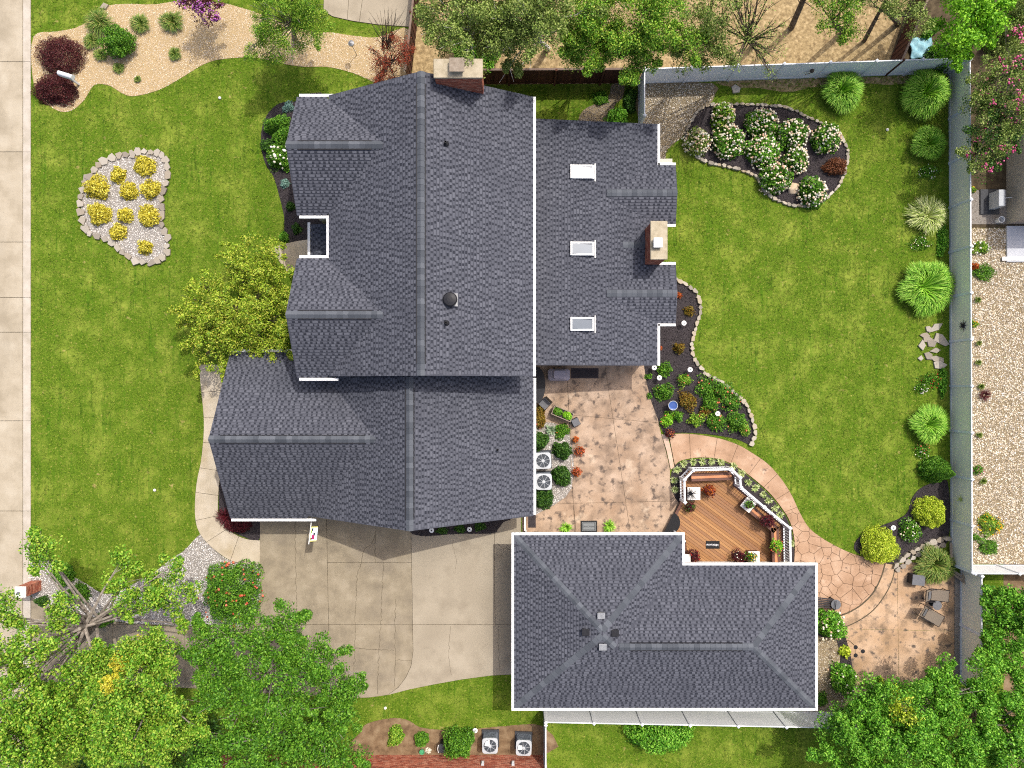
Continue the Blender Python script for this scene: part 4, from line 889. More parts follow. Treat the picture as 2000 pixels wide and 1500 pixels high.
def boulder(label, px, py, r):
    p = P(px, py); D, _ = domeP((0, 0, 0), 1, 1, 1, 10)
    bm = bmesh.new(); bmesh.ops.create_icosphere(bm, subdivisions=3, radius=1)
    A_ = np.array([v.co[:] for v in bm.verts]); f = lumps(A_, 6, .12, 3)
    for v, k in zip(bm.verts, f): v.co = Vector((v.co.x * r * 1.1 * k, v.co.y * r * .9 * k, max(-.1, v.co.z * r * .7 * k)))
    me = bpy.data.meshes.new('boulder'); bm.to_mesh(me); bm.free(); o = finish('boulder', me, mat('boulder', ['b59f84', 'cdb99e'], 5, bump=.4, bscale=20), loc=p + Vector((0, 0, .05)), smooth=True); tag(o, label, 'boulder')
boulder('smooth tan boulder among the hydrangeas', 1549, 369, .32)
# ------------------------------------------------------------------ trees
BLG = 'trees by the street at the bottom left'
tree('shade_tree', 'tall pale trunked tree leaning over the street at the left edge', (250, 1192), [(35, 1300, 8.5, 80, 1.2), (30, 1390, 8.5, 90, 1.3), (255, 1140, 6, 60, .6), (335, 1160, 5.5, 55, .5), (85, 1085, 7, 38, .4), (10, 1185, 7.5, 36, .5), (120, 1195, 7, 30, .3), (170, 1300, 7, 35, .4)], 'lightgreen', .115, 34000, 'bark', .24, .42, 230, BLG, twigs=40, amp=.35, aspect=.66)
tree('shade_tree', 'yellowish green tree with orange tinged leaves at the lower left', (330, 1300), [(270, 1330, 9, 80, 1.4), (290, 1275, 8.5, 55, .9), (245, 1410, 9, 75, 1.2), (330, 1430, 8, 60, 1.0)], 'lightgreen', .105, 46000, 'bark', .18, .42, 230, BLG, twigs=24, extra=('yellowleaf', 245, 1300, 9, .35))
tree('shade_tree', 'fresh green tree with lobed branches over the driveway', (500, 1395), [(490, 1265, 7, 62, .8), (560, 1215, 6.5, 35, .4), (425, 1270, 7, 60, .7), (620, 1285, 6.5, 52, .7), (655, 1340, 6.5, 45, .6), (540, 1330, 7.5, 75, 1.0), (450, 1350, 7.5, 60, .8)], 'green', .105, 50000, 'bark', .18, .36, 250, BLG, twigs=34, fingers=9)
tree('shade_tree', 'dense green tree beside the brick house at the bottom edge', (600, 1420), [(610, 1430, 6.5, 85, 1.2), (520, 1440, 7, 80, 1.2), (670, 1450, 6, 50, .8), (570, 1490, 7, 90, 1.0), (440, 1480, 7.5, 70, 1.0)], 'green', .105, 50000, 'bark', .18, .4, 270, BLG, twigs=14)
tree('shade_tree', 'yellow green tree filling the bottom left corner', (110, 1370), [(60, 1440, 9, 80, 1.3), (130, 1380, 8.5, 55, .9), (20, 1490, 9.5, 80, 1.2), (150, 1440, 8, 50, .8), (170, 1310, 7.5, 45, .7)], 'lightgreen', .11, 38000, 'bark', .18, .42, 200, BLG, twigs=14)
tree('shade_tree', 'dark low tree in the gap at the bottom left', (300, 1440), [(330, 1480, 5, 80, .8), (230, 1480, 5, 80, .8), (400, 1440, 4.5, 45, .6)], 'dkgreen', .12, 14000, 'barkdark', .14, .5, 90, BLG, twigs=10)
BRG = 'trees at the bottom right corner'
tree('shade_tree', 'large bright green tree with a yellow branch over the lower patio', (1745, 1350), [(1790, 1390, 3.6, 92, .9), (1720, 1362, 3.2, 50, .6), (1690, 1430, 3.5, 70, .8), (1760, 1460, 3.9, 85, .8), (1650, 1480, 3.5, 60, .6), (1850, 1345, 3.3, 55, .6), (1640, 1420, 3.2, 38, .5)], 'bright', .11, 68000, 'bark', .18, .36, 380, BRG, twigs=22, extra=('gold', 1762, 1385, 4.2, .42))
tree('shade_tree', 'bright green tree spreading along the right edge of the lower patio fence', (1880, 1350), [(1935, 1345, 3.3, 70, .8), (1900, 1430, 3.8, 95, .9), (1980, 1400, 3.9, 80, .8), (1950, 1480, 4, 90, .8), (1850, 1480, 4, 70, .6)], 'bright', .11, 62000, 'bark', .18, .36, 340, BRG, twigs=18)
tree('shade_tree', 'light green tree outside the beige fence near the gravel corner', (1925, 1190), [(1958, 1180, 2.0, 40, .5), (1972, 1240, 2.3, 50, .6), (1953, 1285, 2.4, 38, .5), (2010, 1200, 2.6, 55, .6)], 'bright', .12, 24000, 'bark', .13, .38, 150, BRG, twigs=10)
tree('yellow_maple', 'rounded yellow green maple against the front of the house', (470, 600), [(472, 590, 3.2, 104, 1.3), (425, 655, 2.8, 70, .8), (505, 525, 3.0, 68, .9), (402, 600, 2.6, 52, .7), (520, 640, 3.0, 66, .9)], 'ymaple', .1, 60000, 'barkdark', .13, .3, 560, twigs=20, amp=.12, fingers=9)
TG = 'airy trees in the grove at the top'
tree('birch_tree', 'pale leaved birch with white branches left of the grove', (925, 95), [(900, 30, 8, 80, 1.0), (860, 60, 7, 45, .6), (950, 70, 6.5, 50, .7), (900, -20, 8.5, 70, .8), (985, 50, 7, 45, .6)], 'olive', .09, 34000, 'barkwhite', .13, .4, 150, TG, twigs=46, amp=.35)
tree('birch_tree', 'birch with long white limb in the middle of the grove', (1070, 95), [(1050, 30, 8, 75, 1.0), (1020, 60, 7, 50, .6), (1105, 20, 8, 55, .8), (1030, -20, 8, 70, .8), (1005, 95, 5.5, 36, .5)], 'olive', .09, 32000, 'barkwhite', .13, .4, 140, TG, twigs=46, amp=.35)
shrub('leafy_bush', 'bright green bush below the pale birch', 930, 88, 48, 3.0, 'bright', 'bush', leaf=.1, amp=.2, ball=True, zmin=-1)
tree('shade_tree', 'denser green tree beside the brown fence in the grove', (1175, 85), [(1170, 70, 6.5, 62, 1.0), (1140, 40, 7, 50, .8), (1200, 20, 7, 55, .8), (1130, 95, 5.8, 42, .6), (1205, 85, 5.8, 40, .6)], 'lightgreen', .09, 38000, 'barkdark', .13, .4, 140, TG, twigs=20)
tree('shade_tree', 'green tree reaching the white fence corner in the grove', (1290, 80), [(1260, 60, 7, 58, .8), (1300, 30, 7.5, 55, .8), (1240, 115, 6, 38, .5), (1330, 80, 6.5, 45, .5), (1270, 10, 7, 60, .6)], 'lightgreen', .09, 27000, 'barkdark', .12, .4, 120, TG, twigs=20, amp=.35)
tree('shade_tree', 'thin leaved tree over the straw ground right of the grove', (1390, 80), [(1380, 30, 7, 55, .8), (1410, 80, 6, 45, .5), (1350, 110, 5.5, 30, .4)], 'olive', .09, 9000, 'barkdark', .1, .42, 80, TG, twigs=34, amp=.4)
tree('bare_tree', 'almost bare dark branched tree near the top fence', (1475, 85), [(1465, 40, 7, 75, 1.0), (1500, 90, 6, 45, .5)], 'olive', .07, 2600, 'barkdark', .12, .45, 70, TG, twigs=60, amp=.4)
tree('shade_tree', 'small feathery green tree between the dark trunks at the top', (1650, 60), [(1640, 25, 6, 42, .7), (1620, -10, 6.5, 40, .6), (1665, 60, 5, 24, .4)], 'lightgreen', .085, 6500, 'barkdark', .13, .36, 80, TG, twigs=18)
tree('shade_tree', 'thin leaved tree beside the slanting brown fence', (1755, 45), [(1765, 15, 6, 35, .5), (1725, -10, 6.5, 35, .5), (1795, 50, 5, 22, .4)], 'olive', .08, 4200, 'barkdark', .12, .4, 60, TG, twigs=26, amp=.4)
tree('drooping_tree', 'drooping green tree over the tan gravel bed', (575, 75), [(555, 30, 4, 68, .9), (530, 80, 3.2, 45, .6), (600, 50, 3.6, 45, .6), (560, -20, 4.5, 60, .6)], 'lightgreen', .1, 34000, 'bark', .11, .36, 260, twigs=40, aspect=.3, droop=.5, amp=.3)
tree('red_maple', 'red leaved maple with bare upper twigs beside the brown fence', (752, 108), [(760, 118, 2.2, 40, .7), (745, 140, 1.6, 28, .4), (785, 90, 2.6, 24, .4)], 'redleaf', .075, 5200, 'barkdark', .07, .3, 90, twigs=40, aspect=.45)
tb = MB(); b0 = P(757, 100)
for i in range(40):
    a = P(757 + random.gauss(0, 5), 92 + random.gauss(0, 6), 1.8); e = P(random.uniform(715, 800), random.uniform(10, 75), random.uniform(3, 3.8)); tb.tube([a, a.lerp(e, .5) + Vector((random.gauss(0, .1), random.gauss(0, .1), .15)), e], [.02, .012, .004], 4)
tag(tb.build('bare_twigs', 'barkdark', [o for o in bpy.data.objects if o.name == 'red_maple'][0]))
tree('lime_tree', 'lime green leafy tree beyond the top right fence corner', (1880, 90), [(1890, 55, 4.2, 60, 1.0), (1860, 95, 3.5, 32, .6), (1925, 30, 4.2, 45, .7), (1895, -10, 4.5, 60, .8)], 'lime', .13, 17000, 'bark', .11, .38, 130, twigs=12)
shrub('dark_bush', 'dark green bush between blue tarp and lime tree', 1843, 108, 28, 1.6, 'dkgreen', 'bush', leaf=.09)
shrub('dark_bush', 'dull olive bush at the top right corner', 1985, 40, 42, 2.4, 'olive', 'bush', leaf=.1)
tree('crape_myrtle', 'pink flowering crape myrtle outside the right fence', (1945, 235), [(1955, 160, 3.6, 55, .8), (1960, 235, 3.6, 55, .8), (1920, 300, 3.2, 36, .6), (1985, 200, 4, 50, .7), (1910, 210, 3, 26, .5), (1990, 110, 3.6, 45, .7)], 'olive', .09, 17000, 'bark', .08, .34, 170, twigs=26, fl=('pink', 85, .09), cat='tree')
tree('crape_myrtle_foliage', 'green leafed shrub woven through the pink crape myrtle', (1940, 255), [(1950, 180, 3.2, 55, .7), (1945, 250, 3.2, 50, .7), (1925, 310, 2.8, 34, .5)], 'dkgreen', .1, 8000, 'bark', .06, .34, 110, twigs=8, cat='shrub')
tree('crape_myrtle', 'purple pink flowering crape myrtle at the top of the tan gravel bed', (392, 25), [(390, 12, 2.2, 34, .6), (395, -20, 2.4, 34, .5)], 'maroon', .085, 3800, 'bark', .05, .3, 60, twigs=10, fl=('purple', 70, .07), cat='tree')
# dark leaning trunks on the straw ground
for lab, a, b, h, r in (('thick dark leaning trunk on the straw ground at the top', (1545, 55), (1595, -60), 6.5, .13), ('thin dark leaning trunk beside the slanting brown fence', (1688, 80), (1735, -10), 5.0, .09)):
    t = thing('tree_trunk', lab, 'tree trunk', P(*a)); A_ = P(*a); B_ = P(b[0], b[1], h)
    MB().tube([A_, A_.lerp(B_, .5), B_], [r * 1.2, r, r * .6], 8).build('trunk', 'barkdark', t)
    m_ = MB()
    for i in range(9):
        s = A_.lerp(B_, random.uniform(.4, 1)); m_.tube([s, s + Vector((random.uniform(-1, 1), random.uniform(-1, 1), random.uniform(.2, .9)))], [.03, .008], 4)
    m_.build('branch', 'barkdark', t)
# ------------------------------------------------------------------ tan gravel bed plants
shrub('barberry', 'larger round maroon barberry beside the street', 114, 104, 44, 1.0, 'maroon', ry=38, leaf=.06, up=.2, aspect=.45, amp=.08)
shrub('barberry', 'smaller maroon barberry below the white mailbox', 105, 172, 42, .8, 'maroon', ry=31, leaf=.06, up=.2, aspect=.45, amp=.08)
for lab, x, y, r in (('large straggly daylily clump at the top left of the tan bed', 192, 42, 33), ('daylily clump between the barberry and the round shrub', 178, 78, 20), ('small daylily clump below left of the round shrub', 195, 106, 16), ('middle daylily clump in the tan bed', 273, 45, 24), ('daylily clump left of the purple crape myrtle', 334, 40, 28), ('small daylily with a yellow flower on the tan gravel', 340, 104, 16), ('dark daylily in the shadow of the round shrub', 230, 132, 13), ('tiny daylily near the lower edge of the tan bed', 268, 154, 8)):
    clump('daylily', lab, x, y, r, .14 + r * .016, 'daylily', 100 + r * 14, .016, 'daylilies in the tan gravel bed', 'daylily')
shrub('round_shrub', 'light green round shrub standing in the tan gravel', 229, 82, 27, 1.3, 'green', leaf=.07, ball=True, zmin=-1, amp=.22)
mbx = thing('mailbox', 'white mailbox between the two maroon barberries', 'mailbox', Vector((P(126, 145, 1.25).x, P(126, 145, 1.25).y, 0)), rotz=-.3)
MB().box((0, 0, .5), (.1, .1, 1.0)).build('post', 'vinyl', mbx, local=True)
m_ = MB(); prof = [(-.12, 1.0), (.12, 1.0), (.12, 1.15), (.09, 1.24), (.04, 1.28), (-.04, 1.28), (-.09, 1.24), (-.12, 1.15)]
m_.add([(-.38, a, b) for a, b in prof] + [(.38, a, b) for a, b in prof], [tuple(range(8)), tuple(range(8, 16))[::-1]] + [(i, i + 8, (i + 1) % 8 + 8, (i + 1) % 8) for i in range(8)]); m_.build('box', 'vinyl', mbx, local=True)
bf = thing('bird_feeder', 'small grey pole bird feeder on the tan gravel', 'bird feeder', P(697, 108))
q = P(697, 108); MB().tube([q, q + Vector((-.02, .02, 1.3))], .02).build('pole', 'metal', bf); MB().lathe((q.x, q.y, 1.3), [(.03, -.02), (.16, 0), (.15, .05), (.03, .12)], 14).build('dish', 'metal', bf)
# ------------------------------------------------------------------ golden island and front beds
for i, (x, y, r, nm) in enumerate(((187, 367, 22, 'greenish gold shrub at the left shoulder of the stone ringed island'), (229, 341, 15, 'gold shrub second from the top of the island'), (280, 322, 19, 'topmost gold shrub in the island'), (250, 373, 17, 'gold shrub at the centre of the island'), (293, 369, 18, 'gold shrub at the right of the island, upper row'), (193, 416, 22, 'largest gold shrub at the left edge of the island'), (243, 419, 14, 'small gold shrub between two larger ones in the island'), (288, 421, 20, 'gold shrub at the right of the island, lower row'), (228, 452, 16, 'gold shrub near the lower left rim of the island'), (283, 482, 14, 'lowest gold shrub at the tip of the island'))):
    shrub('gold_shrub', nm, x, y, r, .3 + r * .012, 'goldshrub', leaf=.085, group='gold shrubs in the stone ringed island', amp=.2, up=.35)
shrub('blue_fescue', 'pale blue green plant at the top of the front foundation bed', 563, 209, 11, .3, 'bluegreen', 'plant', leaf=.06)
shrub('blue_fescue', 'pale blue green plant below the white hydrangea', 555, 358, 9, .25, 'bluegreen', 'plant', leaf=.06)
shrub('leafy_shrub', 'light green shrub in the front foundation bed', 541, 248, 26, .9, 'green', leaf=.07, amp=.25)
shrub('leafy_shrub', 'dark teal green shrub beside the white hydrangea', 522, 284, 13, .5, 'dkgreen', leaf=.06)
shrub('white_hydrangea', 'hydrangea with pure white snowball heads at the house front', 546, 307, 24, .8, 'green', 'hydrangea', leaf=.08, fl=[('wh', 26, .085)])
shrub('small_shrub', 'small dark shrub by the front notch, upper one', 567, 402, 9, .3, 'dkgreen', leaf=.05)
shrub('small_shrub', 'small dark shrub by the front notch next to the entry walk', 579, 446, 10, .3, 'dkgreen', leaf=.05)
shrub('small_hedge', 'low bright green tuft beside the entry walk', 554, 462, 10, .35, 'bright', leaf=.06)
clump('red_grass', 'low dark red laceleaf plant at the garage corner', 440, 1010, 24, .6, 'burg', 260, .012, cat='plant')
shrub('laceleaf_shrub', 'dark red spreading shrub under the garage corner eave', 463, 1027, 26, .5, 'burg', leaf=.05, ry=16)
for x, y, l in ((862, 1036, 'leftmost low green plant under the garage gable'), (897, 1033, 'middle low green plant under the garage gable'), (937, 1028, 'rightmost low green plant under the garage gable')): shrub('low_plant', l, x, y, 11, .3, 'dkgreen', 'plant', leaf=.06, ry=8)
shrub('pink_hibiscus', 'large dark green bush with pink flowers beside the driveway', 446, 1163, 56, 1.9, 'green', 'bush', leaf=.085, ry=60, fl=[('coral', 60, .07, -.05)], dens=.8)
shrub('round_shrub', 'small dark green ball shrub near the brick pillar', 80, 1175, 11, .5, 'dkgreen', leaf=.05)
for x, y, r, l in ((120, 1125, 22, 'light green shrub in the white gravel beside the street tree'), (150, 1160, 20, 'light green shrub in the white gravel near the driveway'), (200, 1210, 16, 'small green shrub at the driveway edge under the tree')): shrub('leafy_shrub', l, x, y, r, .7, 'green', leaf=.07)
bp = thing('brick_pillar', 'orange brick mailbox pillar by the driveway entrance', 'pillar', P(72, 1143))
q = P(72, 1143); MB().box((q.x, q.y, .6), (.5, .5, 1.2)).build('core', 'mortar', bp); bricks('bricks', bp, q.x - .25, q.x + .25, q.y - .25, q.y + .25, 0, 1.2)
MB().box((q.x - .02, q.y, 1.22), (.56, .56, .06)).build('cap', 'terra', bp, bevel=.01); MB().prism([(q.x - .1 + .1 * math.cos(i * .7), q.y - .05 + .07 * math.sin(i * .7)) for i in range(9)], 1.252, 1.29).build('finial', 'cushion', bp)
# flag on the garage corner
fg_ = thing('garden_flag', 'small garden flag with yellow border on a white pole at the garage', 'flag', P(612, 1012, 2.2))
a = P(609, 1010, 2.3); b = P(603, 1063, 2.75); MB().tube([a, b], .022).build('pole', 'white', fg_)
def flag_quad(t0, t1, z0, z1, off, mt, nm, parent=fg_):
    d = b - a; sx = Vector((1, 0, -.25)); pts = [a + d * t0 + sx * z0, a + d * t1 + sx * z0, a + d * t1 + sx * z1, a + d * t0 + sx * z1]; n = Vector((.25, 0, 1)).normalized() * off
    return MB().hull([p + n for p in pts], .006).build(nm, mt, parent)
fc = flag_quad(.36, .9, .0, .33, 0, 'yellow', 'banner'); flag_quad(.4, .86, .05, .34, .008, 'flagcloth', 'print_field', fc)
for t0, t1, z0, z1, m_ in ((.42, .52, .06, .14, 'navy'), (.5, .6, .05, .09, 'green'), (.58, .68, .16, .24, 'navy'), (.66, .82, .1, .22, 'magenta'), (.76, .84, .05, .1, 'navy'), (.54, .64, .1, .15, 'white')): flag_quad(t0, t1, z0, z1, .016, m_, 'print', fc)
# ------------------------------------------------------------------ bottom strip
for x, y, r, h, m_, l in ((772, 1441, 17, .7, 'lightgreen', 'yellowish shrub left of the green pot by the brick wall'), (823, 1448, 14, .6, 'green', 'small green shrub above the green pot by the brick wall'), (898, 1452, 27, 1.7, 'green', 'tall green shrub beside the left brick house air conditioner')): shrub('leafy_shrub', l, x, y, r, h, m_, leaf=.07, amp=.25, ball=h > 1, zmin=-1 if h > 1 else -.15)
t = thing('black_bin', 'black bin standing between two shrubs by the brick wall', 'bin', P(867, 1450)); q = P(867, 1450)
m_ = MB(); m_.box((q.x, q.y, .3), (.34, .4, .6)); m_.build('body', 'dark', t, bevel=.03); MB().box((q.x, q.y, .63), (.38, .44, .05)).build('lid', 'acdark', t, bevel=.01); MB().tube([(q.x - .22, q.y - .2, .66), (q.x - .26, q.y, .7), (q.x - .22, q.y + .2, .66)], .02).build('handle', 'white', t)
q = P(825, 1465); t = thing('green_pot', 'small teal green pot at the foot of the brick wall', 'pot', q); MB().lathe((q.x, q.y, 0), [(.08, 0), (.13, .2), (.14, .22), (.11, .22), (.1, .15)], 14).build('pot', mat('teal_glaze', ['3f8a5e', '55a174'], 4, rough=.4), t); shrub('pot_plant', 'white flowers in front of the teal pot', 836, 1467, 5, .2, 'wh', 'plant', leaf=.05)
shrub('hedge_bush', 'wide bright green hedge bush behind the bottom white fence', 1285, 1440, 64, 1.2, 'bright', ry=30, leaf=.1, up=.35, amp=.15)
def ac(label, px, py, rz=0., size=.82, h=.82, group=None, sticker=False, wcol='ac'):
    c = P(px, py, h); c.z = 0; t = thing('air_conditioner', label, 'air conditioner', c, group, rz); s = size / 2
    def rr(s_, r, n=4):
        out = []
        for cx_, cy_, a0 in ((s_ - r, s_ - r, 0), (-s_ + r, s_ - r, 90), (-s_ + r, -s_ + r, 180), (s_ - r, -s_ + r, 270)):
            for i in range(n + 1): a_ = R(a0 + 90 * i / n); out.append((cx_ + r * math.cos(a_), cy_ + r * math.sin(a_)))
        return out
    MB().prism(rect(-s - .06, -s - .06, s + .06, s + .06), 0, .07).build('pad', 'acdark', t, local=True)
    MB().prism(rr(s - .03, .1), .07, h - .05).build('body', 'acdark', t, local=True)
    m_ = MB()
    for i in range(9): m_.prism(rr(s - .015, .1), .12 + i * .075, .12 + i * .075 + .012)
    m_.build('louvre', 'acfan', t, local=True, kind='stuff')
    n = 40; o_ = [(s * math.cos(i * math.pi / 20) / (abs(math.cos(i * math.pi / 20)) ** 7 + abs(math.sin(i * math.pi / 20)) ** 7) ** (1 / 7), s * math.sin(i * math.pi / 20) / (abs(math.cos(i * math.pi / 20)) ** 7 + abs(math.sin(i * math.pi / 20)) ** 7) ** (1 / 7)) for i in range(n)]; inn = [(.34 * size / .82 * math.cos(2 * math.pi * i / n + math.pi / n), .34 * size / .82 * math.sin(2 * math.pi * i / n + math.pi / n)) for i in range(n)]
    inn = [(.34 * size / .82 * p[0] / math.hypot(*p), .34 * size / .82 * p[1] / math.hypot(*p)) for p in o_]
    m_ = MB().add([(x, y, h - .06) for x, y in o_] + [(x, y, h) for x, y in o_] + [(x, y, h + .015) for x, y in inn] + [(x, y, h - .05) for x, y in inn],
        [(i, (i + 1) % n, (i + 1) % n + n, i + n) for i in range(n)] + [(i + n, (i + 1) % n + n, (i + 1) % n + 2 * n, i + 2 * n) for i in range(n)] + [(i + 2 * n, (i + 1) % n + 2 * n, (i + 1) % n + 3 * n, i + 3 * n) for i in range(n)])
    m_.build('top_panel', wcol, t, local=True)
    g_ = MB(); rmax = .345 * size / .82
    for i in range(36): a_ = 2 * math.pi * i / 36; g_.bar((.08 * math.cos(a_), .08 * math.sin(a_), h + .01), (rmax * math.cos(a_), rmax * math.sin(a_), h + .005), .006, .006)
    for r in (.14, .2, .26, .31):
        for i in range(28): a_, b_ = 2 * math.pi * i / 28, 2 * math.pi * (i + 1) / 28; g_.bar((r * math.cos(a_), r * math.sin(a_), h + .004), (r * math.cos(b_), r * math.sin(b_), h + .004), .006, .006)
    g_.build('grille', 'acfan', t, local=True)
    for i in range(8): a_ = 2 * math.pi * i / 8 + .2; MB().bar((.07 * math.cos(a_), .07 * math.sin(a_), h + .018), (rmax * math.cos(a_), rmax * math.sin(a_), h + .014), .014, .01).build('grille_spoke', 'ac', t, local=True)
    MB().lathe((0, 0, h), [(.085, 0), (.08, .03), (.02, .035)], 16).build('hub', wcol, t, local=True)
    fb = MB()
    for i in range(4):
        a_ = i * math.pi / 2; ca, sa = math.cos(a_), math.sin(a_); fb.add([(.06 * ca, .06 * sa, h - .12), (.3 * ca - .1 * sa, .3 * sa + .1 * ca, h - .15), (.3 * ca + .12 * sa, .3 * sa - .12 * ca, h - .1)], [(0, 1, 2)])
    fb.build('fan', 'acfan', t, local=True); MB().prism([(rmax * math.cos(i * .3), rmax * math.sin(i * .3)) for i in range(21)], h - .3, h - .25).build('fan_well', 'acfan', t, local=True)
    if sticker: MB().prism([(0 - .02, .02), (-.28, .02), (-.26, .16), (-.2, .24), (-.1, .3), (-.02, .32)] if sticker == 1 else rect(-.3, -.08, -.08, .14), h + .022, h + .026).build('leaf_cover', 'white', t, local=True)
    return t
ac('left air conditioner of the pair beside the brick house', 957, 1457, 0, .8, .85, None, 1); ac('right air conditioner of the pair beside the brick house', 1023, 1461, -.03, .8, .85, None, 2)
ac('upper air conditioner on white gravel by the patio', 1060.5, 900, .05, .84, .8); ac('lower air conditioner on white gravel by the patio', 1062, 941, 0, .84, .8)
for px, lab in ((943, 'small white disconnect box on the brick wall below the left air conditioner'), (1002, 'small white disconnect box on the brick wall below the right air conditioner')):
    q = P(px, 1480, .9); t = thing('disconnect_box', lab, 'electrical box', (q.x, wy + .06, .8)); MB().box((q.x, wy + .06, .95), (.14, .1, .3)).build('box', 'ac', t); MB().box((q.x, wy + .12, .95), (.1, .02, .2)).build('cover', 'white', t)
def pathlight(label, px, py, h=.45, mt='white'):
    c = P(px, py, h); c.z = 0; t = thing('path_light', label, 'path light', c, 'path lights'); MB().tube([c, c + Vector((0, 0, h - .05))], .015).build('stake', 'dark', t)
    MB().lathe((c.x, c.y, h), [(.04, -.12), (.05, -.03), (.12, -.01), (.13, 0), (.04, .02)], 18).build('cap', mt, t); MB().lathe((c.x, c.y, h + .02), [(.035, 0), (.03, .015)], 10).build('finial', 'dark', t)
for x, y, l in ((1336, 631, 'white path light beside the small rear gable'), (1278, 718, 'white path light at the corner of the low roof'), (1288, 738, 'white path light just below the low roof corner'), (1348, 722, 'white path light left of the stone edging bend'), (1402, 808, 'white path light among the coral roses'), (1745, 1031, 'white path light between the two yellow mounds'), (928, 1427, 'white path light by the brick house air conditioners'), (843, 1036, 'white path light under the garage gable, left one'), (917, 1034, 'white path light under the garage gable, right one')): pathlight(l, x, y)
# ------------------------------------------------------------------ patio things
def flower(label, x, y, r, m_, fl, h=.35, z=.06, name='potted_flowers'):
    c = P(x, y, z + .2); t = thing(name, label, 'potted plant', (c.x, c.y, z)); k = .027 * r
    MB().lathe((c.x, c.y, z), [(k * .45, 0), (k * .65, .2), (k * .7, .22), (k * .5, .22)], 14).build('pot', 'matdark', t)
    C, D = domeP((c.x, c.y, z + .15), k, k, h, 160 + int(r * 14), .2); V, Fc = leafV(C, .075, .3, D); npmesh('foliage', V, Fc, m_, t)
    if fl: C, D = domeP((c.x, c.y, z + .17), k, k, h, int(6 + r * 2.4), .2, .1, .1); V, Fc = blobs(C, .028); npmesh('blossom', V, Fc, fl, t)
flower('smallest orange potted flowers beside the white gravel', 1124, 858, 6, 'rust', 'orange'); flower('middle coral potted flowers beside the white gravel', 1132, 881, 10, 'rust', 'coral'); flower('lowest rust potted flowers beside the white gravel', 1127, 921, 9, 'rust', 'coral')
G = 'dark round shrubs around the air conditioners'
for x, y, r, l in ((1099, 882, 17, 'dark round shrub right of the upper patio air conditioner'), (1097, 929, 20, 'dark shrub right of the lower patio air conditioner'), (1062, 974, 20, 'dark shrub below the lower patio air conditioner'), (1055, 862, 17, 'dark shrub above the upper patio air conditioner')): shrub('dark_shrub', l, x, y, r, .75, 'dkgreen', leaf=.065, group=G, z=.05)
clump('yucca', 'variegated yucca rosette in the white gravel', 1075, 840, 13, .45, 'yucca', 60, .03, cat='plant', stiff=1, z=.05)
shrub('green_groundcover', 'green mound with a rusty flower beside the yucca', 1098, 841, 15, .4, 'green', 'plant', leaf=.05, fl=[('orange', 5, .03)])
shrub('rose_bush', 'green and coral rose against the house wall by the patio', 1053, 812, 14, .7, 'bronze', leaf=.06, ry=24, fl=[('coral', 9, .045)])
t = thing('planter_box', 'raised wooden planter with leafy lettuce on the patio', 'planter', P(1097, 807), rotz=-.4)
m_ = MB()
for dx, dy, lx, ly in ((0, .23, 1.1, .04), (0, -.23, 1.1, .04), (.53, 0, .04, .42), (-.53, 0, .04, .42)): m_.box((dx, dy, .52), (lx, ly, .3))
m_.build('box', 'limewood', t, local=True); MB().box((0, 0, .56), (1.02, .42, .1)).build('soil', 'mulch', t, local=True)
for sx in (-.5, .5):
    for sy in (-.2, .2): MB().box((sx, sy, .21), (.05, .05, .42)).build('leg', 'limewood', t, local=True)
for cx_, mt_, s_ in ((-.27, 'green', .22), (.27, 'lime', .25)):
    C, D = domeP((cx_, 0, .6), s_, .2, .2, 420, .15); V, Fc = leafV(C, .1, .4, D); npmesh('lettuce', V, Fc, mt_, t, local=True)
t = thing('garden_stool', 'dark square cushioned stool beside the planter box', 'stool', P(1123, 824), rotz=.45)
MB().box((0, 0, .2), (.42, .42, .4)).build('base', 'rattan', t, local=True, bevel=.03); MB().box((0, 0, .44), (.38, .38, .08)).build('cushion', 'cushion', t, local=True, bevel=.03)
t = thing('patio_table', 'dark oval patio table half hidden under the main gutter', 'table', P(1050, 752)); c = P(1052, 752)
MB().prism([(c.x + .42 * math.cos(i * .314) - .1, c.y + .95 * math.sin(i * .314)) for i in range(20)], .7, .74, .01).build('table_top', 'dark', t); 
for sx, sy in ((-.3, -.6), (.1, -.6), (-.3, .6), (.1, .6)): MB().tube([(c.x + sx, c.y + sy, .06), (c.x + sx, c.y + sy, .7)], .02).build('leg', 'dark', t)
def chair(label, px, py, rz):
    t = thing('patio_chair', label, 'chair', P(px, py), None, rz); MB().box((0, 0, .44), (.46, .46, .03)).build('seat', 'cushion', t, local=True, bevel=.01)
    MB().hull([(-.23, .22, .5), (.23, .22, .5), (.23, .34, .95), (-.23, .34, .95)], .03).build('backrest', 'sling', t, local=True)
    for sx in (-.24, .24):
        MB().tube([(sx, -.22, .06), (sx, -.22, .66), (sx, .26, .68)], .014).build('armrest', 'dark', t, local=True)
        for sy in (-.22, .22): MB().tube([(sx * .95, sy, .06), (sx * .95, sy, .44)], .014).build('leg', 'dark', t, local=True)
chair('dark metal patio chair at the end of the oval table', 1063, 788, -.75)
t = thing('covered_grill', 'grill under a grey fabric cover against the low roof', 'grill', P(1091, 730)); c = P(1091, 732, .5); c.z = .06
pts = []
for z, sx, sy, dx in ((0, .56, .3, 0), (.5, .58, .32, 0), (.8, .55, .3, 0), (.95, .36, .26, .02), (1.1, .3, .2, .02)): pts.append([(c.x + dx + sx * a_, c.y + sy * b_, c.z + z) for a_, b_ in ((-1, -.7), (-.8, -1), (.8, -1), (1, -.7), (1, .7), (.8, 1), (-.8, 1), (-1, .7))])
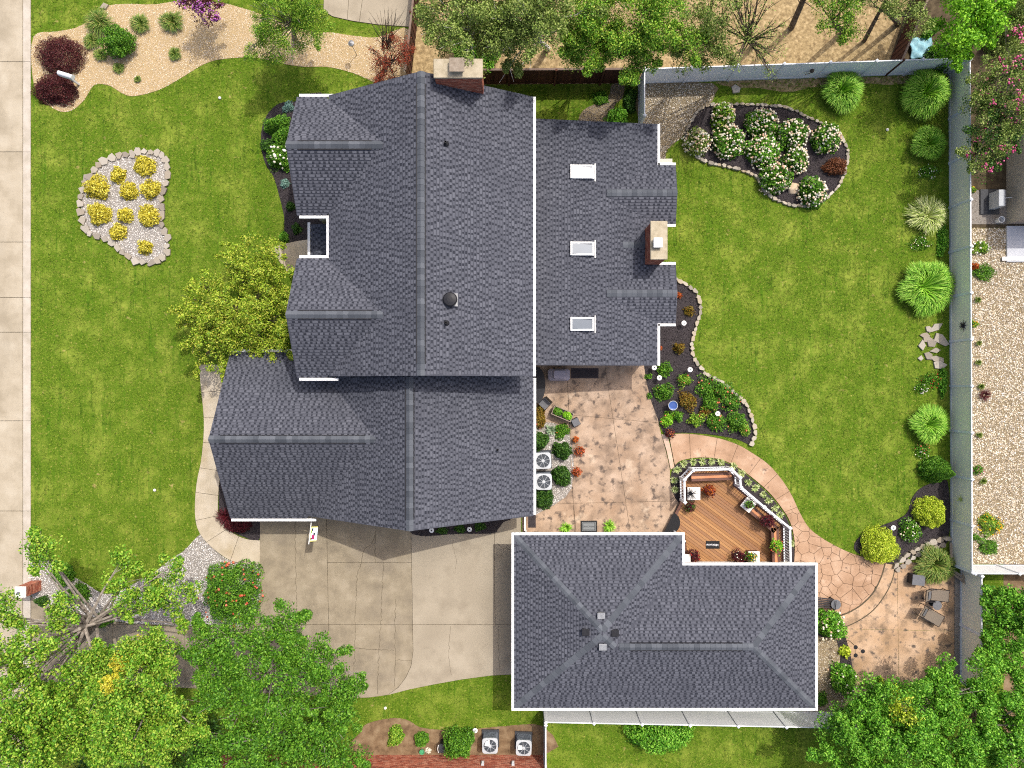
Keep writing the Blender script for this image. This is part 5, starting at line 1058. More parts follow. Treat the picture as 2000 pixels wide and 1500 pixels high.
m_ = MB(); m_.add([p for r_ in pts for p in r_], [(i * 8 + j, i * 8 + (j + 1) % 8, (i + 1) * 8 + (j + 1) % 8, (i + 1) * 8 + j) for i in range(4) for j in range(8)] + [tuple(range(32, 40))]); m_.build('cover', 'cover', t)
MB().box((c.x - .53, c.y, c.z + .3), (.03, .5, .5)).build('side_fold', 'cushion', t)
def doormat(name, label, px, py, wpx, hpx, mt, z=.062, rz=0.):
    c = P(px, py, z); t = thing(name, label, 'mat', c, None, rz); MB().prism(rect(-wpx * .0135, -hpx * .0135, wpx * .0135, hpx * .0135), 0, .014, .004).build('base', mt, t, local=True); return t
t = doormat('door_mat', 'dark patterned mat beside the covered grill', 1142, 729, 54, 20, 'matdark'); MB().prism(rect(-.66, -.2, .66, .2), .0145, .018).build('weave', 'mulch', t, local=True)
t = doormat('door_mat', 'small dark patterned mat at the end of the garage gutter', 1039, 1017, 15, 27, 'matdark'); MB().prism(rect(-.15, -.3, .15, .3), .0145, .018).build('weave', 'mulch', t, local=True)
t = doormat('door_mat', 'grey framed doormat with faint lettering on the patio', 1150, 1028, 32, 22, 'matblack')
MB().prism(rect(-.36, -.23, .36, .23), .0145, .018).build('inner_frame', 'matgrey', t, local=True); MB().prism(rect(-.33, -.2, .33, .2), .0185, .022).build('inner_border', 'matblack', t, local=True); MB().prism(rect(-.3, -.17, .3, .17), .0225, .026).build('field', 'matgrey', t, local=True)
def text(s, parent, size, loc, rz, mt, shear=0., name='lettering', sx=1.):
    cu = bpy.data.curves.new(name, 'FONT'); cu.body = s; cu.size = size; cu.align_x = 'CENTER'; cu.align_y = 'CENTER'; cu.shear = shear; cu.extrude = .001; cu.materials.append(M[mt]); 
    tmp = bpy.data.objects.new(name, cu); COL.objects.link(tmp); bpy.context.view_layer.update(); me = bpy.data.meshes.new_from_object(tmp.evaluated_get(bpy.context.evaluated_depsgraph_get())); bpy.data.objects.remove(tmp)
    o = bpy.data.objects.new(name, me); COL.objects.link(o); o.parent = parent; o.location = loc; o.rotation_euler = (0, 0, rz); o.scale = (sx, 1, 1); return o
text('WELCOME', t, .12, (0, 0, .028), math.pi, 'matblack')
G = 'bright tufts beside the grey doormat'
clump('spider_plant', 'bright green tuft left of the grey doormat', 1106, 1031, 14, .4, 'pampas', 150, .016, G, 'plant', z=.06); clump('spider_plant', 'bright green tuft right of the grey doormat', 1190, 1028, 15, .4, 'pampas', 160, .016, G, 'plant', z=.06)
t = thing('downspout_elbow', 'small grey downspout end at the outbuilding corner', 'downspout', P(1288, 1040)); q = P(1288, 1041); MB().bar((q.x - .1, q.y + .08, .12), (q.x + .14, q.y - .1, .1), .09, .07).build('pipe', 'metal', t)
# ------------------------------------------------------------------ deck
DZ = .32
dk_px = [(1297, 1046), (1328, 985), (1329, 976), (1328, 932), (1345, 914), (1418, 912), (1434, 928), (1436, 947), (1529, 1024), (1530, 1106), (1340, 1106), (1334, 1050)]
dk_w = wp(dk_px, DZ); EXCL.append(wp(dk_px)); deck = thing('deck', 'brown composite deck with white railing beside the outbuilding', 'deck', P(1420, 1010))
MB().prism(shrink(dk_w, .03), .0, DZ - .03).build('deck_frame', 'deckdark', deck)
da = R(-36.5); dv = (math.cos(da), math.sin(da)); dn = (-dv[1], dv[0]); pr = [p[0] * dn[0] + p[1] * dn[1] for p in dk_w]; s = min(pr); inner = shrink(dk_w, .13)
while s < max(pr):
    q = clip(clip(inner, (dn[0] * (s + .006), dn[1] * (s + .006)), dn), (dn[0] * (s + .136), dn[1] * (s + .136)), (-dn[0], -dn[1]))
    if len(q) > 2 and area(q) > .004: MB().prism(q, DZ - .028, DZ + random.uniform(-.001, .001)).build('deck_board', 'deckwood', deck)
    s += .143
n = len(dk_w); inn = shrink(dk_w, .126); out_ = shrink(dk_w, -.02)
for i in range(n - 3):
    j = i + 1; MB().prism([out_[i], out_[j], inn[j], inn[i]], DZ - .03, DZ + .006).build('border_board', 'deckdark', deck)
rl = thing('deck_railing', 'white baluster railing around the outer side of the deck', 'railing', P(1430, 940))
rp_ = [(1329, 975), (1328, 932), (1345.5, 914), (1418, 912), (1434, 928), (1435.5, 946), (1480, 984), (1529, 1024), (1530.5, 1101)]
RW = [P(x, y, DZ) for x, y in rp_]
for i, p in enumerate(RW[:-1]):
    po = MB().box((p.x, p.y, DZ + .5), (.12, .12, 1.0)).build('post', 'vinyl', rl, bevel=.008); MB().lathe((p.x, p.y, DZ + 1.0), [(.11, 0), (.11, .03), (.02, .07)], 4).build('post_cap', 'vinyl', po)
for a, b in zip(RW[:-1], RW[1:]):
    d = (b - a); L = d.length; d.normalize(); a1, b1 = a + d * .06, b - d * .06
    MB().bar(a1 + Vector((0, 0, .94)), b1 + Vector((0, 0, .94)), .1, .06).build('top_rail', 'vinyl', rl); MB().bar(a1 + Vector((0, 0, .1)), b1 + Vector((0, 0, .1)), .07, .05).build('bottom_rail', 'vinyl', rl)
    m = max(1, int((L - .15) / .13))
    for i in range(m):
        p = a1.lerp(b1, (i + .5) / m); MB().box((p.x, p.y, DZ + .52), (.035, .035, .8), math.atan2(d.y, d.x)).build('baluster', 'vinyl', rl)
def bench(label, pts, side):
    A_ = [P(x, y, DZ + .42) for x, y in pts]; t = thing('deck_bench', label, 'bench', A_[0]); z = DZ + .42
    for a, b in zip(A_[:-1], A_[1:]):
        d = (b - a).normalized(); nrm = Vector((-d.y, d.x, 0)) * side
        for i, mt_ in enumerate(('deckdark', 'benchlight', 'deckdark')):
            o = nrm * (i * .135 + .07); MB().bar(a + o, b + o, .128, .03).build('seat_board', mt_, t)
        MB().bar(a + nrm * .2 - Vector((0, 0, .22)), b + nrm * .2 - Vector((0, 0, .22)), .3, .4).build('bench_base', 'deckdark', t)
    return t
bench('short wooden bench under the top railing of the deck', [(1350, 925), (1428, 922)], -1)
bench('angled wooden bench along the right railing of the deck', [(1474, 990), (1521, 1030), (1524, 1100)], -1)
def table(label, px, py, s, rz, mt='terra'):
    t = thing('planter_table', label, 'table', P(px, py, DZ + .45), None, rz); t.location.z = DZ; MB().box((0, 0, .46), (s, s, .04)).build('table_top', mt, t, local=True, bevel=.006)
    m_ = MB(); m_.box((0, 0, .22), (s * .86, s * .86, .44)); m_.build('table_base', 'deckdark', t, local=True); return t
table('white topped planter table at the left end of the deck bench', 1355, 964, .66, 0); table('white topped planter table turned diagonally by the deck railing', 1461, 986, .6, -.68); table('white topped planter table by the outbuilding doors', 1472, 1088, .6, 0); table('white topped planter table at the outbuilding inner corner', 1341, 1090, .4, 0)
t = thing('wire_sunburst', 'dark wire starburst ornament on the white deck table', 'ornament', P(1352, 966, DZ + .9)); t.location.z = DZ + .48; c = Vector((t.location.x, t.location.y, DZ + .75)); m_ = MB()
OFF[t.name] = Vector(t.location)
for i in range(70):
    d = Vector((random.gauss(0, 1), random.gauss(0, 1), random.gauss(0, 1))).normalized(); e = c + d * random.uniform(.28, .4)
    if e.z > DZ + .49: m_.tube([c, e], .006, 4)
m_.build('spokes', 'dark', t); MB().lathe((c.x, c.y, DZ + .48), [(.1, 0), (.04, .05), (.03, .25), (.06, .28), (.01, .33)], 12).build('stand', 'dark', t)
def dplant(name, label, px, py, r, h, mt, fl=None, z=DZ, leaf=.09, m2=None):
    c = P(px, py, z + h * .6); c.z = z; t = thing(name, label, 'potted plant', c); k = r * .0265
    MB().lathe((c.x, c.y, z), [(k * .4, 0), (k * .55, .22), (k * .58, .25), (k * .42, .25)], 14).build('pot', 'matdark', t)
    C, D = domeP((c.x, c.y, z + .18), k, k, h, 140 + int(r * 22), .25); V, Fc = leafV(C, leaf, .3, D); npmesh('foliage', V, Fc, mt, t)
    if m2: C, D = domeP((c.x, c.y, z + .2), k * 1.02, k * 1.02, h, 60 + int(r * 6), .25, .1, .1); V, Fc = leafV(C, leaf, .3, D); npmesh('bright_leaves', V, Fc, m2, t)
    if fl: C, D = domeP((c.x, c.y, z + .2), k, k, h, int(r * 1.6), .2, .2, .1); V, Fc = blobs(C, .035); npmesh('blossom', V, Fc, fl, t)
dplant('orange_plant', 'orange bronze leafed plant in the middle of the deck', 1385, 958, 11, .6, 'rust', None, DZ, .1, 'burg'); dplant('dark_plant', 'very dark leafed plant by the lower left deck post', 1348, 990, 10, .5, 'burg', None, DZ, .08, 'dkgreen')
dplant('red_coleus', 'deep red coleus on the angled deck bench', 1499, 1017, 13, .5, 'burg', None, DZ + .44, .09, 'burg'); dplant('planter_flowers', 'green planter with orange flowers on the right deck bench', 1517, 1066, 13, .4, 'lime', 'coral', DZ + .44, .09)
dplant('table_plant', 'small mixed plant on the diagonal deck table', 1462, 985, 8, .3, 'green', None, DZ + .48, .07, 'burg'); dplant('burgundy_plant', 'burgundy plant with pale flowers left of the outbuilding door table', 1442, 1086, 12, .6, 'burg', 'whpink'); dplant('table_plant', 'green plant with dark leaves on the outbuilding door table', 1465, 1088, 11, .35, 'green', 'yellowbl', DZ + .48, .08, 'burg'); dplant('burgundy_plant', 'burgundy plant at the outbuilding inner corner', 1355, 1087, 12, .6, 'burg', 'redbl')
q = P(1456, 1098, DZ + .2); t = thing('red_pot', 'bright red square pot by the outbuilding doors', 'pot', (q.x, q.y, DZ)); MB().box((q.x, q.y, DZ + .14), (.34, .24, .28)).build('pot', 'red', t, bevel=.02); MB().box((q.x, q.y, DZ + .285), (.28, .18, .02)).build('soil', 'mulch', t)
q = P(1318, 1016, DZ); t = thing('half_round_mat', 'dark half round mat at the deck edge', 'mat', (q.x, q.y, DZ + .01)); a0 = math.atan2((P(1328, 985) - P(1297, 1046)).y, (P(1328, 985) - P(1297, 1046)).x)
q2 = P(1306, 1021, DZ); MB().prism([(q2.x + .6 * math.cos(a0 - i * math.pi / 16), q2.y + .6 * math.sin(a0 - i * math.pi / 16)) for i in range(17)], DZ + .008, DZ + .022).build('mat', 'matblack', t)
q = P(1392, 1064, DZ); t = thing('welcome_mat', 'black welcome mat with white script on the deck', 'mat', (q.x, q.y, DZ + .008)); MB().prism(rect(-.36, -.2, .36, .2), 0, .014, .003).build('base', 'matblack', t, local=True); text('Welcome', t, .17, (0, 0, .018), math.pi, 'ink', .4, sx=.95)
G = 'variegated tufts around the deck'
sheet('deck_border_bed', smooth(wp([(1312, 965), (1309, 940), (1314, 915), (1330, 902), (1362, 896), (1400, 898), (1432, 910), (1464, 932), (1498, 962), (1523, 992), (1541, 1022), (1549, 1060), (1547, 1104), (1500, 1104), (1400, 1000), (1332, 985)]), 3), .03, 'mulch')
order = ['first', 'second', 'third', 'fourth', 'fifth', 'sixth', 'seventh', 'eighth', 'ninth', 'tenth', 'eleventh', 'twelfth', 'thirteenth', 'fourteenth', 'fifteenth', 'sixteenth', 'seventeenth']
for i, (x, y) in enumerate(((1319, 957), (1317, 938), (1323, 918), (1336, 906), (1354, 903), (1373, 902), (1390, 901), (1408, 903), (1434, 911), (1449, 925), (1462, 942), (1476, 953), (1491, 965), (1502, 978), (1514, 993), (1524, 1006), (1546, 1062))):
    clump('liriope', order[i] + ' striped tuft along the deck border, counted from the patio end', x, y, 9.5, .32, 'varieg', 70, .012, G, 'plant', stiff=.5)
flower('burgundy and orange pot at the start of the curved walk', 1308, 847, 9, 'burg', 'orange')
# ------------------------------------------------------------------ patio garden bed
for x, y, r, h, m_, fl, l in ((1323, 576, 8, .35, 'rust', None, 'small reddish plant beside the lower rear gable'), (1346, 608, 10, .4, 'bronze', None, 'bronze plant near the top of the stone edging'), (1327, 678, 12, .45, 'bronze', None, 'green and bronze plant above the low roof corner'), (1289, 680, 5, .3, 'rust', None, 'tiny reddish plant against the low roof'),
    (1298, 722, 14, .5, 'green', ('coral', 3, .04), 'green rose nearest the low roof corner'), (1339, 742, 13, .5, 'lightgreen', ('coral', 5, .04), 'rose with light new leaves in the middle of the bed'), (1298, 767, 17, .5, 'green', ('orange', 4, .03), 'green rose above the blue bird bath'), (1344, 781, 18, .6, 'bronze', None, 'orange bronze bush right of the blue bird bath'), (1305, 820, 13, .5, 'lime', ('coral', 3, .04), 'lime green rose below the blue bird bath'), (1325, 812, 11, .45, 'green', ('coral', 2, .04), 'small green rose right below the blue bird bath'), (1359, 820, 15, .5, 'lightgreen', ('coral', 4, .04), 'yellow green rose near the curved walk'),
    (1384, 758, 20, .6, 'green', ('coral', 9, .05), 'coral rose at the bend of the stone edging'), (1412, 765, 17, .6, 'green', ('coral', 10, .05), 'coral rose close to the stone edging'), (1388, 788, 18, .6, 'green', ('coral', 6, .05), 'leafy rose left of the white path light'), (1430, 785, 18, .6, 'green', ('coral', 10, .05), 'coral rose at the right side of the bed'), (1398, 822, 20, .6, 'green', ('coral', 9, .05), 'rose with a red bloom near the curved walk'), (1375, 805, 10, .4, 'bronze', ('coral', 3, .04), 'small bronze rose left of the path light'), (1440, 825, 20, .6, 'green', ('coral', 8, .05), 'rose in the right end of the garden bed'), (1455, 838, 12, .5, 'lightgreen', ('coral', 6, .05), 'coral rose at the far tip of the garden bed'), (1267, 735, 6, .3, 'green', None, 'small green plant at the patio edge under the low roof'), (1269, 773, 6, .3, 'green', None, 'narrow green plant along the patio edge')):
    shrub('rose_bush', l, x, y, r, h, m_, 'rose' if fl else 'plant', leaf=.075, fl=[fl] if fl else None, amp=.3, dens=.55, shell=.6)
q = P(1314, 792, .5); t = thing('bird_bath', 'round blue glazed bird bath in the garden bed', 'bird bath', (q.x, q.y, 0)); MB().lathe((q.x, q.y, 0), [(.16, 0), (.06, .08), (.05, .42), (.1, .46), (.24, .55), (.245, .58), (.21, .57), (.1, .5), (.01, .49)], 24).build('bowl', 'blueglaze', t, smooth=True)
MB().lathe((q.x, q.y, .535), [(.185, 0), (.01, .001)], 24).build('water', 'water', t); MB().lathe((q.x, q.y, .565), [(.235, .0), (.25, .012), (.235, .024), (.22, .012)], 24, cap=False).build('rim', 'ac', t)
# ------------------------------------------------------------------ hydrangea island
for x, y, r, m_, l in ((1415, 224, 23, 'lightgreen', 'topmost hydrangea at the left of the island'), (1363, 275, 25, 'olive', 'pinkish cream hydrangea at the left tip of the island'), (1424, 274, 32, 'green', 'large cream hydrangea left of the middle of the island'), (1490, 240, 30, 'green', 'white hydrangea at the top middle of the island'), (1493, 291, 31, 'bright', 'brightest green hydrangea in the middle of the island'), (1552, 260, 30, 'green', 'white hydrangea right of the top middle of the island'), (1555, 311, 25, 'green', 'cream hydrangea near the boulder side of the island'), (1618, 268, 27, 'green', 'white hydrangea at the right rim of the island'), (1517, 346, 31, 'green', 'large hydrangea at the lower left rim of the island'), (1590, 372, 28, 'green', 'lowest hydrangea beside the tan boulder')):
    shrub('hydrangea', l, x, y, r, 1.0, m_, 'hydrangea', leaf=.1, fl=[('whpink', int(r * 6.5), .06, 0.0)], group='hydrangeas in the kidney shaped island', amp=.13, dens=.8, z=.03)
shrub('rust_shrub', 'low rusty brown shrub at the right rim of the hydrangea island', 1633, 325, 21, .6, 'rustbrown', leaf=.06, ry=15)
# ------------------------------------------------------------------ ornamental grasses and right border
G = 'ornamental grasses along the fences'
for x, y, r, h, m_, n_, w_, l in ((1648, 172, 45, 1.3, 'pampas', 900, .014, 'ornamental grass in front of the top white fence'), (1815, 178, 53, 1.5, 'pampas', 1300, .014, 'largest light ornamental grass in the top right fence corner'), (1817, 278, 38, 1.1, 'pampas', 800, .012, 'ornamental grass second down the right fence'), (1817, 420, 40, 1.0, 'spiky', 330, .014, 'pale striped spiky grass by the right fence'), (1816, 557, 55, 1.4, 'pampas', 1300, .014, 'wide ornamental grass with a hollow centre by the right fence'), (1818, 830, 43, 1.1, 'pampas', 800, .013, 'ornamental grass low down the right fence'), (1830, 1104, 42, 1.1, 'daylily', 900, .013, 'darker ornamental grass beside the stone edge')):
    clump('ornamental_grass', l, x, y, r, h, m_, int(n_ * 2.4), w_ * 1.35, G, rmin=.45 if 'hollow' in l else .3, core=.35 if 'hollow' in l else .2)
t = shrub('arborvitae', 'pointed dark green conifer by the right fence', 1832, 920, 30, 1.0, 'green', 'conifer', ry=25, leaf=.07, up=.15, aspect=.4, amp=.08)
c = t.location
m_ = []
for j in range(2600):
    zz = random.uniform(.3, 1.9); rr_ = .62 * (1 - (zz / 2.0) ** 1.6) * random.uniform(.75, 1.05); a_ = random.uniform(0, 6.28); m_.append((c.x + rr_ * math.cos(a_) * .9, c.y + rr_ * math.sin(a_) * .8, zz))
C = np.array(m_); V, Fc = leafV(C, .07, .2, None, aspect=.4); npmesh('top_foliage', V, Fc, 'green', t)
shrub('golden_mound', 'upper golden yellow mound shrub in the fence corner bed', 1821, 1002, 30, 1.0, 'gold', leaf=.06, amp=.08, dens=1.2); shrub('golden_mound', 'lower larger golden yellow mound shrub by the flagstone walk', 1721, 1068, 36, 1.1, 'gold', leaf=.06, amp=.08, dens=1.2)
shrub('hydrangea', 'small cream hydrangea between the golden mounds', 1780, 1037, 21, .6, 'green', 'hydrangea', leaf=.09, fl=[('whpink', 30, .05)], dens=.5, shell=.6)
for x, y, r, fl, l in ((1815, 335, 20, 'wh', 'white flowering plant below the second ornamental grass'), (1800, 474, 20, 'whpink', 'pale pink flowers below the pale spiky grass'), (1820, 742, 22, 'redbl', 'red flowering plant below the stepping stones'), (1802, 758, 14, 'wh', 'white flowering plant beside the red flowers'), (1803, 876, 17, 'coral', 'coral flowers below the low ornamental grass')): shrub('border_flowers', l, x, y, r, .35, 'green', 'flowers', leaf=.06, fl=[(fl, 26, .03)], dens=.3, shell=.7, amp=.3, ry=r * .7)
shrub('border_flowers', 'small white flowers mixed with the coral ones', 1802, 888, 13, .3, 'green', 'flowers', leaf=.06, fl=[('wh', 14, .028)], dens=.3, ry=8)
shrub('green_groundcover', 'bright green low plant at the foot of the right fence', 1842, 745, 9, .3, 'bright', 'plant', leaf=.07, ry=30)
shrub('green_groundcover', 'bright green low plants right of the spiky grass', 1842, 470, 10, .35, 'bright', 'plant', leaf=.07, ry=28)
shrub('weedy_bush', 'bright green weedy bush beside the low roof', 1207, 228, 22, .5, 'bright', 'bush', leaf=.08, ry=18); shrub('weedy_bush', 'small green weedy patch by the side yard stones', 1173, 190, 15, .3, 'green', 'bush', leaf=.07); shrub('weedy_bush', 'dark weeds along the short white fence', 1232, 195, 12, .5, 'dkgreen', 'bush', leaf=.08, ry=26)
def fence_star(label, px, py, n, r, mt, h=1.2, nm='fence_ornament'):
    x = P(1856, 600).x - .05; k = (H - h) / F; y = (750 - py) * k; t = thing(nm, label, 'ornament', (x, y, h)); m_ = MB()
    for i in range(n): a_ = 2 * math.pi * i / n; m_.tube([(x - .02, y, h), (x - .03, y + r * math.cos(a_), h + r * math.sin(a_))], [.03, .006], 5)
    m_.build('rays', mt, t); m_ = MB()
    for i in range(n): a_ = 2 * math.pi * (i + .5) / n; m_.tube([(x - .04, y, h), (x - .22 * 1, y + r * .5 * math.cos(a_), h + .3 * r * math.sin(a_))], [.02, .006], 5)
    m_.build('inner_rays', mt, t); MB().lathe((x - .04, y, h - .04), [(.01, 0), (.06, .03), (.06, .06), (.01, .09)], 12).build('boss', mt, t)
fence_star('black metal star ornament hanging on the right fence', 1866, 636, 8, .32, 'dark'); fence_star('pale metal flower ornament hanging on the right fence', 1868, 975, 6, .2, 'olive', 1.0)
t = thing('wall_ornament', 'small brown bird ornament hanging on the top white fence', 'ornament', (P(1570, 150).x, P(1570, 152).y - .06, 1.0)); c = t.location
MB().lathe((c.x, c.y - .03, c.z - .1), [(.02, 0), (.1, .08), (.11, .16), (.04, .26)], 10).build('body', 'barkdark', t); MB().hull([(c.x - .05, c.y - .08, c.z - .1), (c.x - .26, c.y - .1, c.z - .18), (c.x - .24, c.y - .1, c.z - .26), (c.x, c.y - .08, c.z - .16)], .02).build('tail', 'fencerail', t)
# ------------------------------------------------------------------ lower patio furniture
def chaise(label, px, py, rz):
    t = thing('chaise_longue', label, 'chaise longue', P(px, py, .4), None, rz); t.location.z = .02; OFF[t.name] = Vector(t.location)
    MB().hull([(-.05, -.28, .36), (.85, -.28, .36), (.85, .28, .36), (-.05, .28, .36)], .025).build('seat', 'sling', t, local=True); MB().hull([(-.62, -.28, .86), (-.1, -.28, .37), (-.1, .28, .37), (-.62, .28, .86)], .025).build('backrest', 'sling', t, local=True)
    MB().hull([(-.42, -.2, .72), (-.1, -.2, .4), (-.1, .2, .4), (-.42, .2, .72)], .02).build('cushion', 'cushion', t, local=True)
    for s_ in (-.31, .31):
        MB().tube([(.86, s_, .35), (-.1, s_, .35), (-.64, s_, .87)], .018).build('frame_rail', 'dark', t, local=True); MB().tube([(.1, s_, .35), (.05, s_ * 1.05, .58), (-.35, s_ * 1.05, .62)], .016).build('armrest', 'rattan', t, local=True)
        for x_ in (.7, -.35): MB().tube([(x_, s_, .0), (x_, s_, .35)], .018).build('leg', 'dark', t, local=True)
    MB().tube([(.86, -.31, .35), (.86, .31, .35)], .018).build('crossbar', 'dark', t, local=True)
chaise('upper taupe sling chaise longue on the lower patio', 1822, 1162, -.1); chaise('lower taupe sling chaise longue turned diagonally on the lower patio', 1812, 1199, -.52)
def rtable(label, px, py, r, h, z):
    c = P(px, py, z + h); c.z = z; t = thing('side_table', label, 'table', c); MB().lathe((c.x, c.y, z + h), [(r * .98, -.03), (r, -.01), (r * .97, 0), (.1, .004), (.02, .004)], 28).build('table_top', 'cushion', t); MB().lathe((c.x, c.y, z), [(.16, 0), (.16, .02), (.03, .05), (.03, h - .03)], 14).build('pedestal', 'dark', t)
rtable('round grey side table between the two chaise longues', 1831, 1183, .24, .5, .02); rtable('round dark side table beside the slatted bench', 1633, 1181, .26, .5, .06)
t = thing('slatted_bench', 'dark slatted metal bench partly under the outbuilding gutter', 'bench', P(1608, 1172), rotz=-.1)
for i in range(6): MB().box((-.3, -.25 + i * .09, .44), (1.3, .06, .025)).build('seat_slat', 'rattan', t, local=True)
for x_ in (-.9, .3):
    for y_ in (-.25, .2): MB().box((x_, y_, .22), (.05, .05, .44)).build('leg', 'dark', t, local=True)
MB().tube([(.34, -.3, .44), (.36, -.28, .66), (.36, .2, .66)], .02).build('armrest', 'dark', t, local=True)
t = thing('fire_pit', 'square fire pit under a dark grey cover on the lower patio', 'fire pit', P(1783, 1128), rotz=-.1); MB().box((0, 0, .25), (.62, .5, .5)).build('base', 'rattan', t, local=True, bevel=.02); MB().box((0, 0, .52), (.66, .54, .06)).build('cover', 'cushion', t, local=True, bevel=.02)
q = P(1657, 1250); t = thing('wind_spinner', 'black leaf shaped wind spinner leaning over the lower patio', 'wind spinner', q); top = P(1670, 1262, 1.5)
MB().tube([q, P(1666, 1258, 1.2), top], .016).build('pole', 'dark', t); m_ = MB()
for px, py in ((1671, 1264), (1685, 1272), (1671, 1280)):
    e = P(px, py, 1.6); MB().tube([top, e], .008, 4).build('arm', 'dark', t); MB().lathe((e.x, e.y, e.z), [(.02, -.01), (.1, 0), (.11, .015), (.02, .03)], 12).build('leaf_cup', 'matblack', t)
shrub('hydrangea', 'white hydrangea at the top right of the outbuilding gravel', 1620, 1222, 28, .9, 'bright', 'hydrangea', leaf=.1, fl=[('whpink', 55, .06)], ry=32, z=.04, dens=.8); shrub('hydrangea', 'cream hydrangea at the bottom of the hosta bed', 1650, 1327, 24, .8, 'bright', 'hydrangea', leaf=.1, fl=[('whpink', 30, .055)], ry=28, z=.04, dens=.8)
shrub('hosta', 'yellow hosta in the mulch beside the lower patio', 1651, 1273, 11, .35, 'gold', 'plant', leaf=.13, dens=.7); shrub('weedy_bush', 'green weeds at the bottom right corner of the outbuilding', 1605, 1368, 13, .3, 'green', 'bush', leaf=.07)
t = thing('timber_offcut', 'weathered timber boards leaning by the fence corner', 'timber', P(1872, 1120)); 
for a, b in (((1857, 1060), (1858, 1100)), ((1850, 1108), (1895, 1136)), ((1858, 1118), (1890, 1142))): MB().bar(P(a[0], a[1], .2), P(b[0], b[1], .5), .12, .05).build('board', 'limewood', t)
# ------------------------------------------------------------------ neighbour's side, right
for x, y, r, m_, fl, l in ((1919, 483, 16, 'lightgreen', ('wh', 34, .06), 'white flowering shrub on the river stones near the chippings'), (1921, 532, 21, 'green', None, 'green shrub on the river stones beside the fence'), (1906, 520, 8, 'rust', None, 'small red plant against the fence on the river stones'), (1903, 632, 8, 'lightgreen', ('yellowbl', 30, .035), 'yellow flowers against the fence on the river stones'), (1936, 1027, 24, 'lightgreen', ('yellowbl', 60, .04), 'large orange yellow flower patch on the river stones'), (1928, 1012, 12, 'lightgreen', ('yellowbl', 16, .03), 'small yellow flower patch above the large one'), (1912, 918, 10, 'green', ('pink', 14, .03), 'pink flowers against the fence on the river stones'), (1932, 1068, 20, 'green', None, 'green groundcover at the bottom of the river stones'), (1908, 1050, 8, 'green', None, 'green sprig beside the fence near the yellow flowers'), (1901, 370, 8, 'lightgreen', ('yellowbl', 6, .04), 'yellow green sprig on the grey chippings')):
    shrub('border_plant', l, x, y, r, .4, m_, 'plant', leaf=.065, fl=[fl] if fl else None, dens=.5, ry=r * .8, amp=.25)
for x, y, r, m_, l in ((1925, 772, 17, 'maroon', 'dark purple spiky plant on the river stones'), (1912, 708, 8, 'daylily', 'green tuft on the river stones below the yellow flowers'), (1914, 850, 8, 'daylily', 'green tuft on the river stones, middle'), (1911, 585, 8, 'daylily', 'green tuft on the river stones below the green shrub'), (1913, 670, 7, 'daylily', 'tiny green tuft on the river stones by the star ornament'), (1918, 755, 8, 'daylily', 'green tuft above the dark purple plant'), (1922, 940, 9, 'daylily', 'green tuft below the pink flowers')): clump('grass_tuft_plant', l, x, y, r, .35, m_, 110, .012, cat='plant', stiff=.3)
q = P(1954, 386, .9); t = thing('heat_pump', 'grey wall side heat pump on the neighbour chippings', 'heat pump', (q.x, q.y, 0)); MB().box((q.x, q.y, .06), (1.0, 1.3, .1)).build('pad', 'acdark', t); MB().box((q.x + .1, q.y, .5), (.34, .85, .78)).build('case', 'ac', t, bevel=.02); MB().tube([(q.x + .25, q.y, .8), (q.x + .6, q.y + .02, .9)], .02).build('pipe', 'ac', t)
q = P(1955, 429, .3); t = thing('white_bucket', 'white bucket at the neighbour wall corner', 'bucket', (q.x, q.y, 0)); MB().lathe((q.x, q.y, .02), [(.13, 0), (.16, .33), (.17, .35), (.145, .35), (.12, .05), (.01, .05)], 18).build('bucket', 'white', t); MB().tube([(q.x - .17, q.y, .33), (q.x - .24, q.y, .25), (q.x - .2, q.y + .05, .2)], .008, 4).build('handle', 'metal', t)
q = P(1795, 96); bm = bmesh.new(); bmesh.ops.create_grid(bm, x_segments=14, y_segments=14, size=.55)
for v_ in bm.verts: a_ = math.atan2(v_.co.y, v_.co.x); v_.co.x *= 1 + .12 * math.sin(3 * a_); v_.co.z = .14 + .09 * math.sin(9 * v_.co.x + 3 * v_.co.y) * math.cos(7 * v_.co.y)
r_ = bmesh.ops.extrude_face_region(bm, geom=bm.faces[:]); bmesh.ops.translate(bm, vec=(0, 0, -.06), verts=[g for g in r_['geom'] if isinstance(g, bmesh.types.BMVert)])
me = bpy.data.meshes.new('tarp'); bm.to_mesh(me); bm.free(); tag(finish('tarp', me, 'blue', loc=q + Vector((0, 0, .02)), smooth=True), 'crumpled pale blue tarp beyond the top right fence corner', 'tarp')
shrub('small_bush', 'small bright bush above the blue tarp', 1812, 68, 9, .5, 'bright', 'bush', leaf=.08); shrub('small_bush', 'dark bush with a white flower near the top right brown fence', 1822, 50, 12, .6, 'dkgreen', 'bush', leaf=.08, fl=[('wh', 2, .1)])
for x, y, l in ((430, 192, 'white ball lying on the front lawn'), (303, 957, 'white mushroom on the front lawn near the walk'), (753, 1382, 'white ball on the grass strip below the driveway'), (1732, 254, 'pale toadstool on the back lawn by the grasses')):
    q = P(x, y); t = thing('lawn_mushroom', l, 'mushroom', q); MB().lathe((q.x, q.y, 0), [(.02, 0), (.02, .05), (.08, .06), (.06, .1), (.01, .12)], 10).build('cap', 'terra', t)
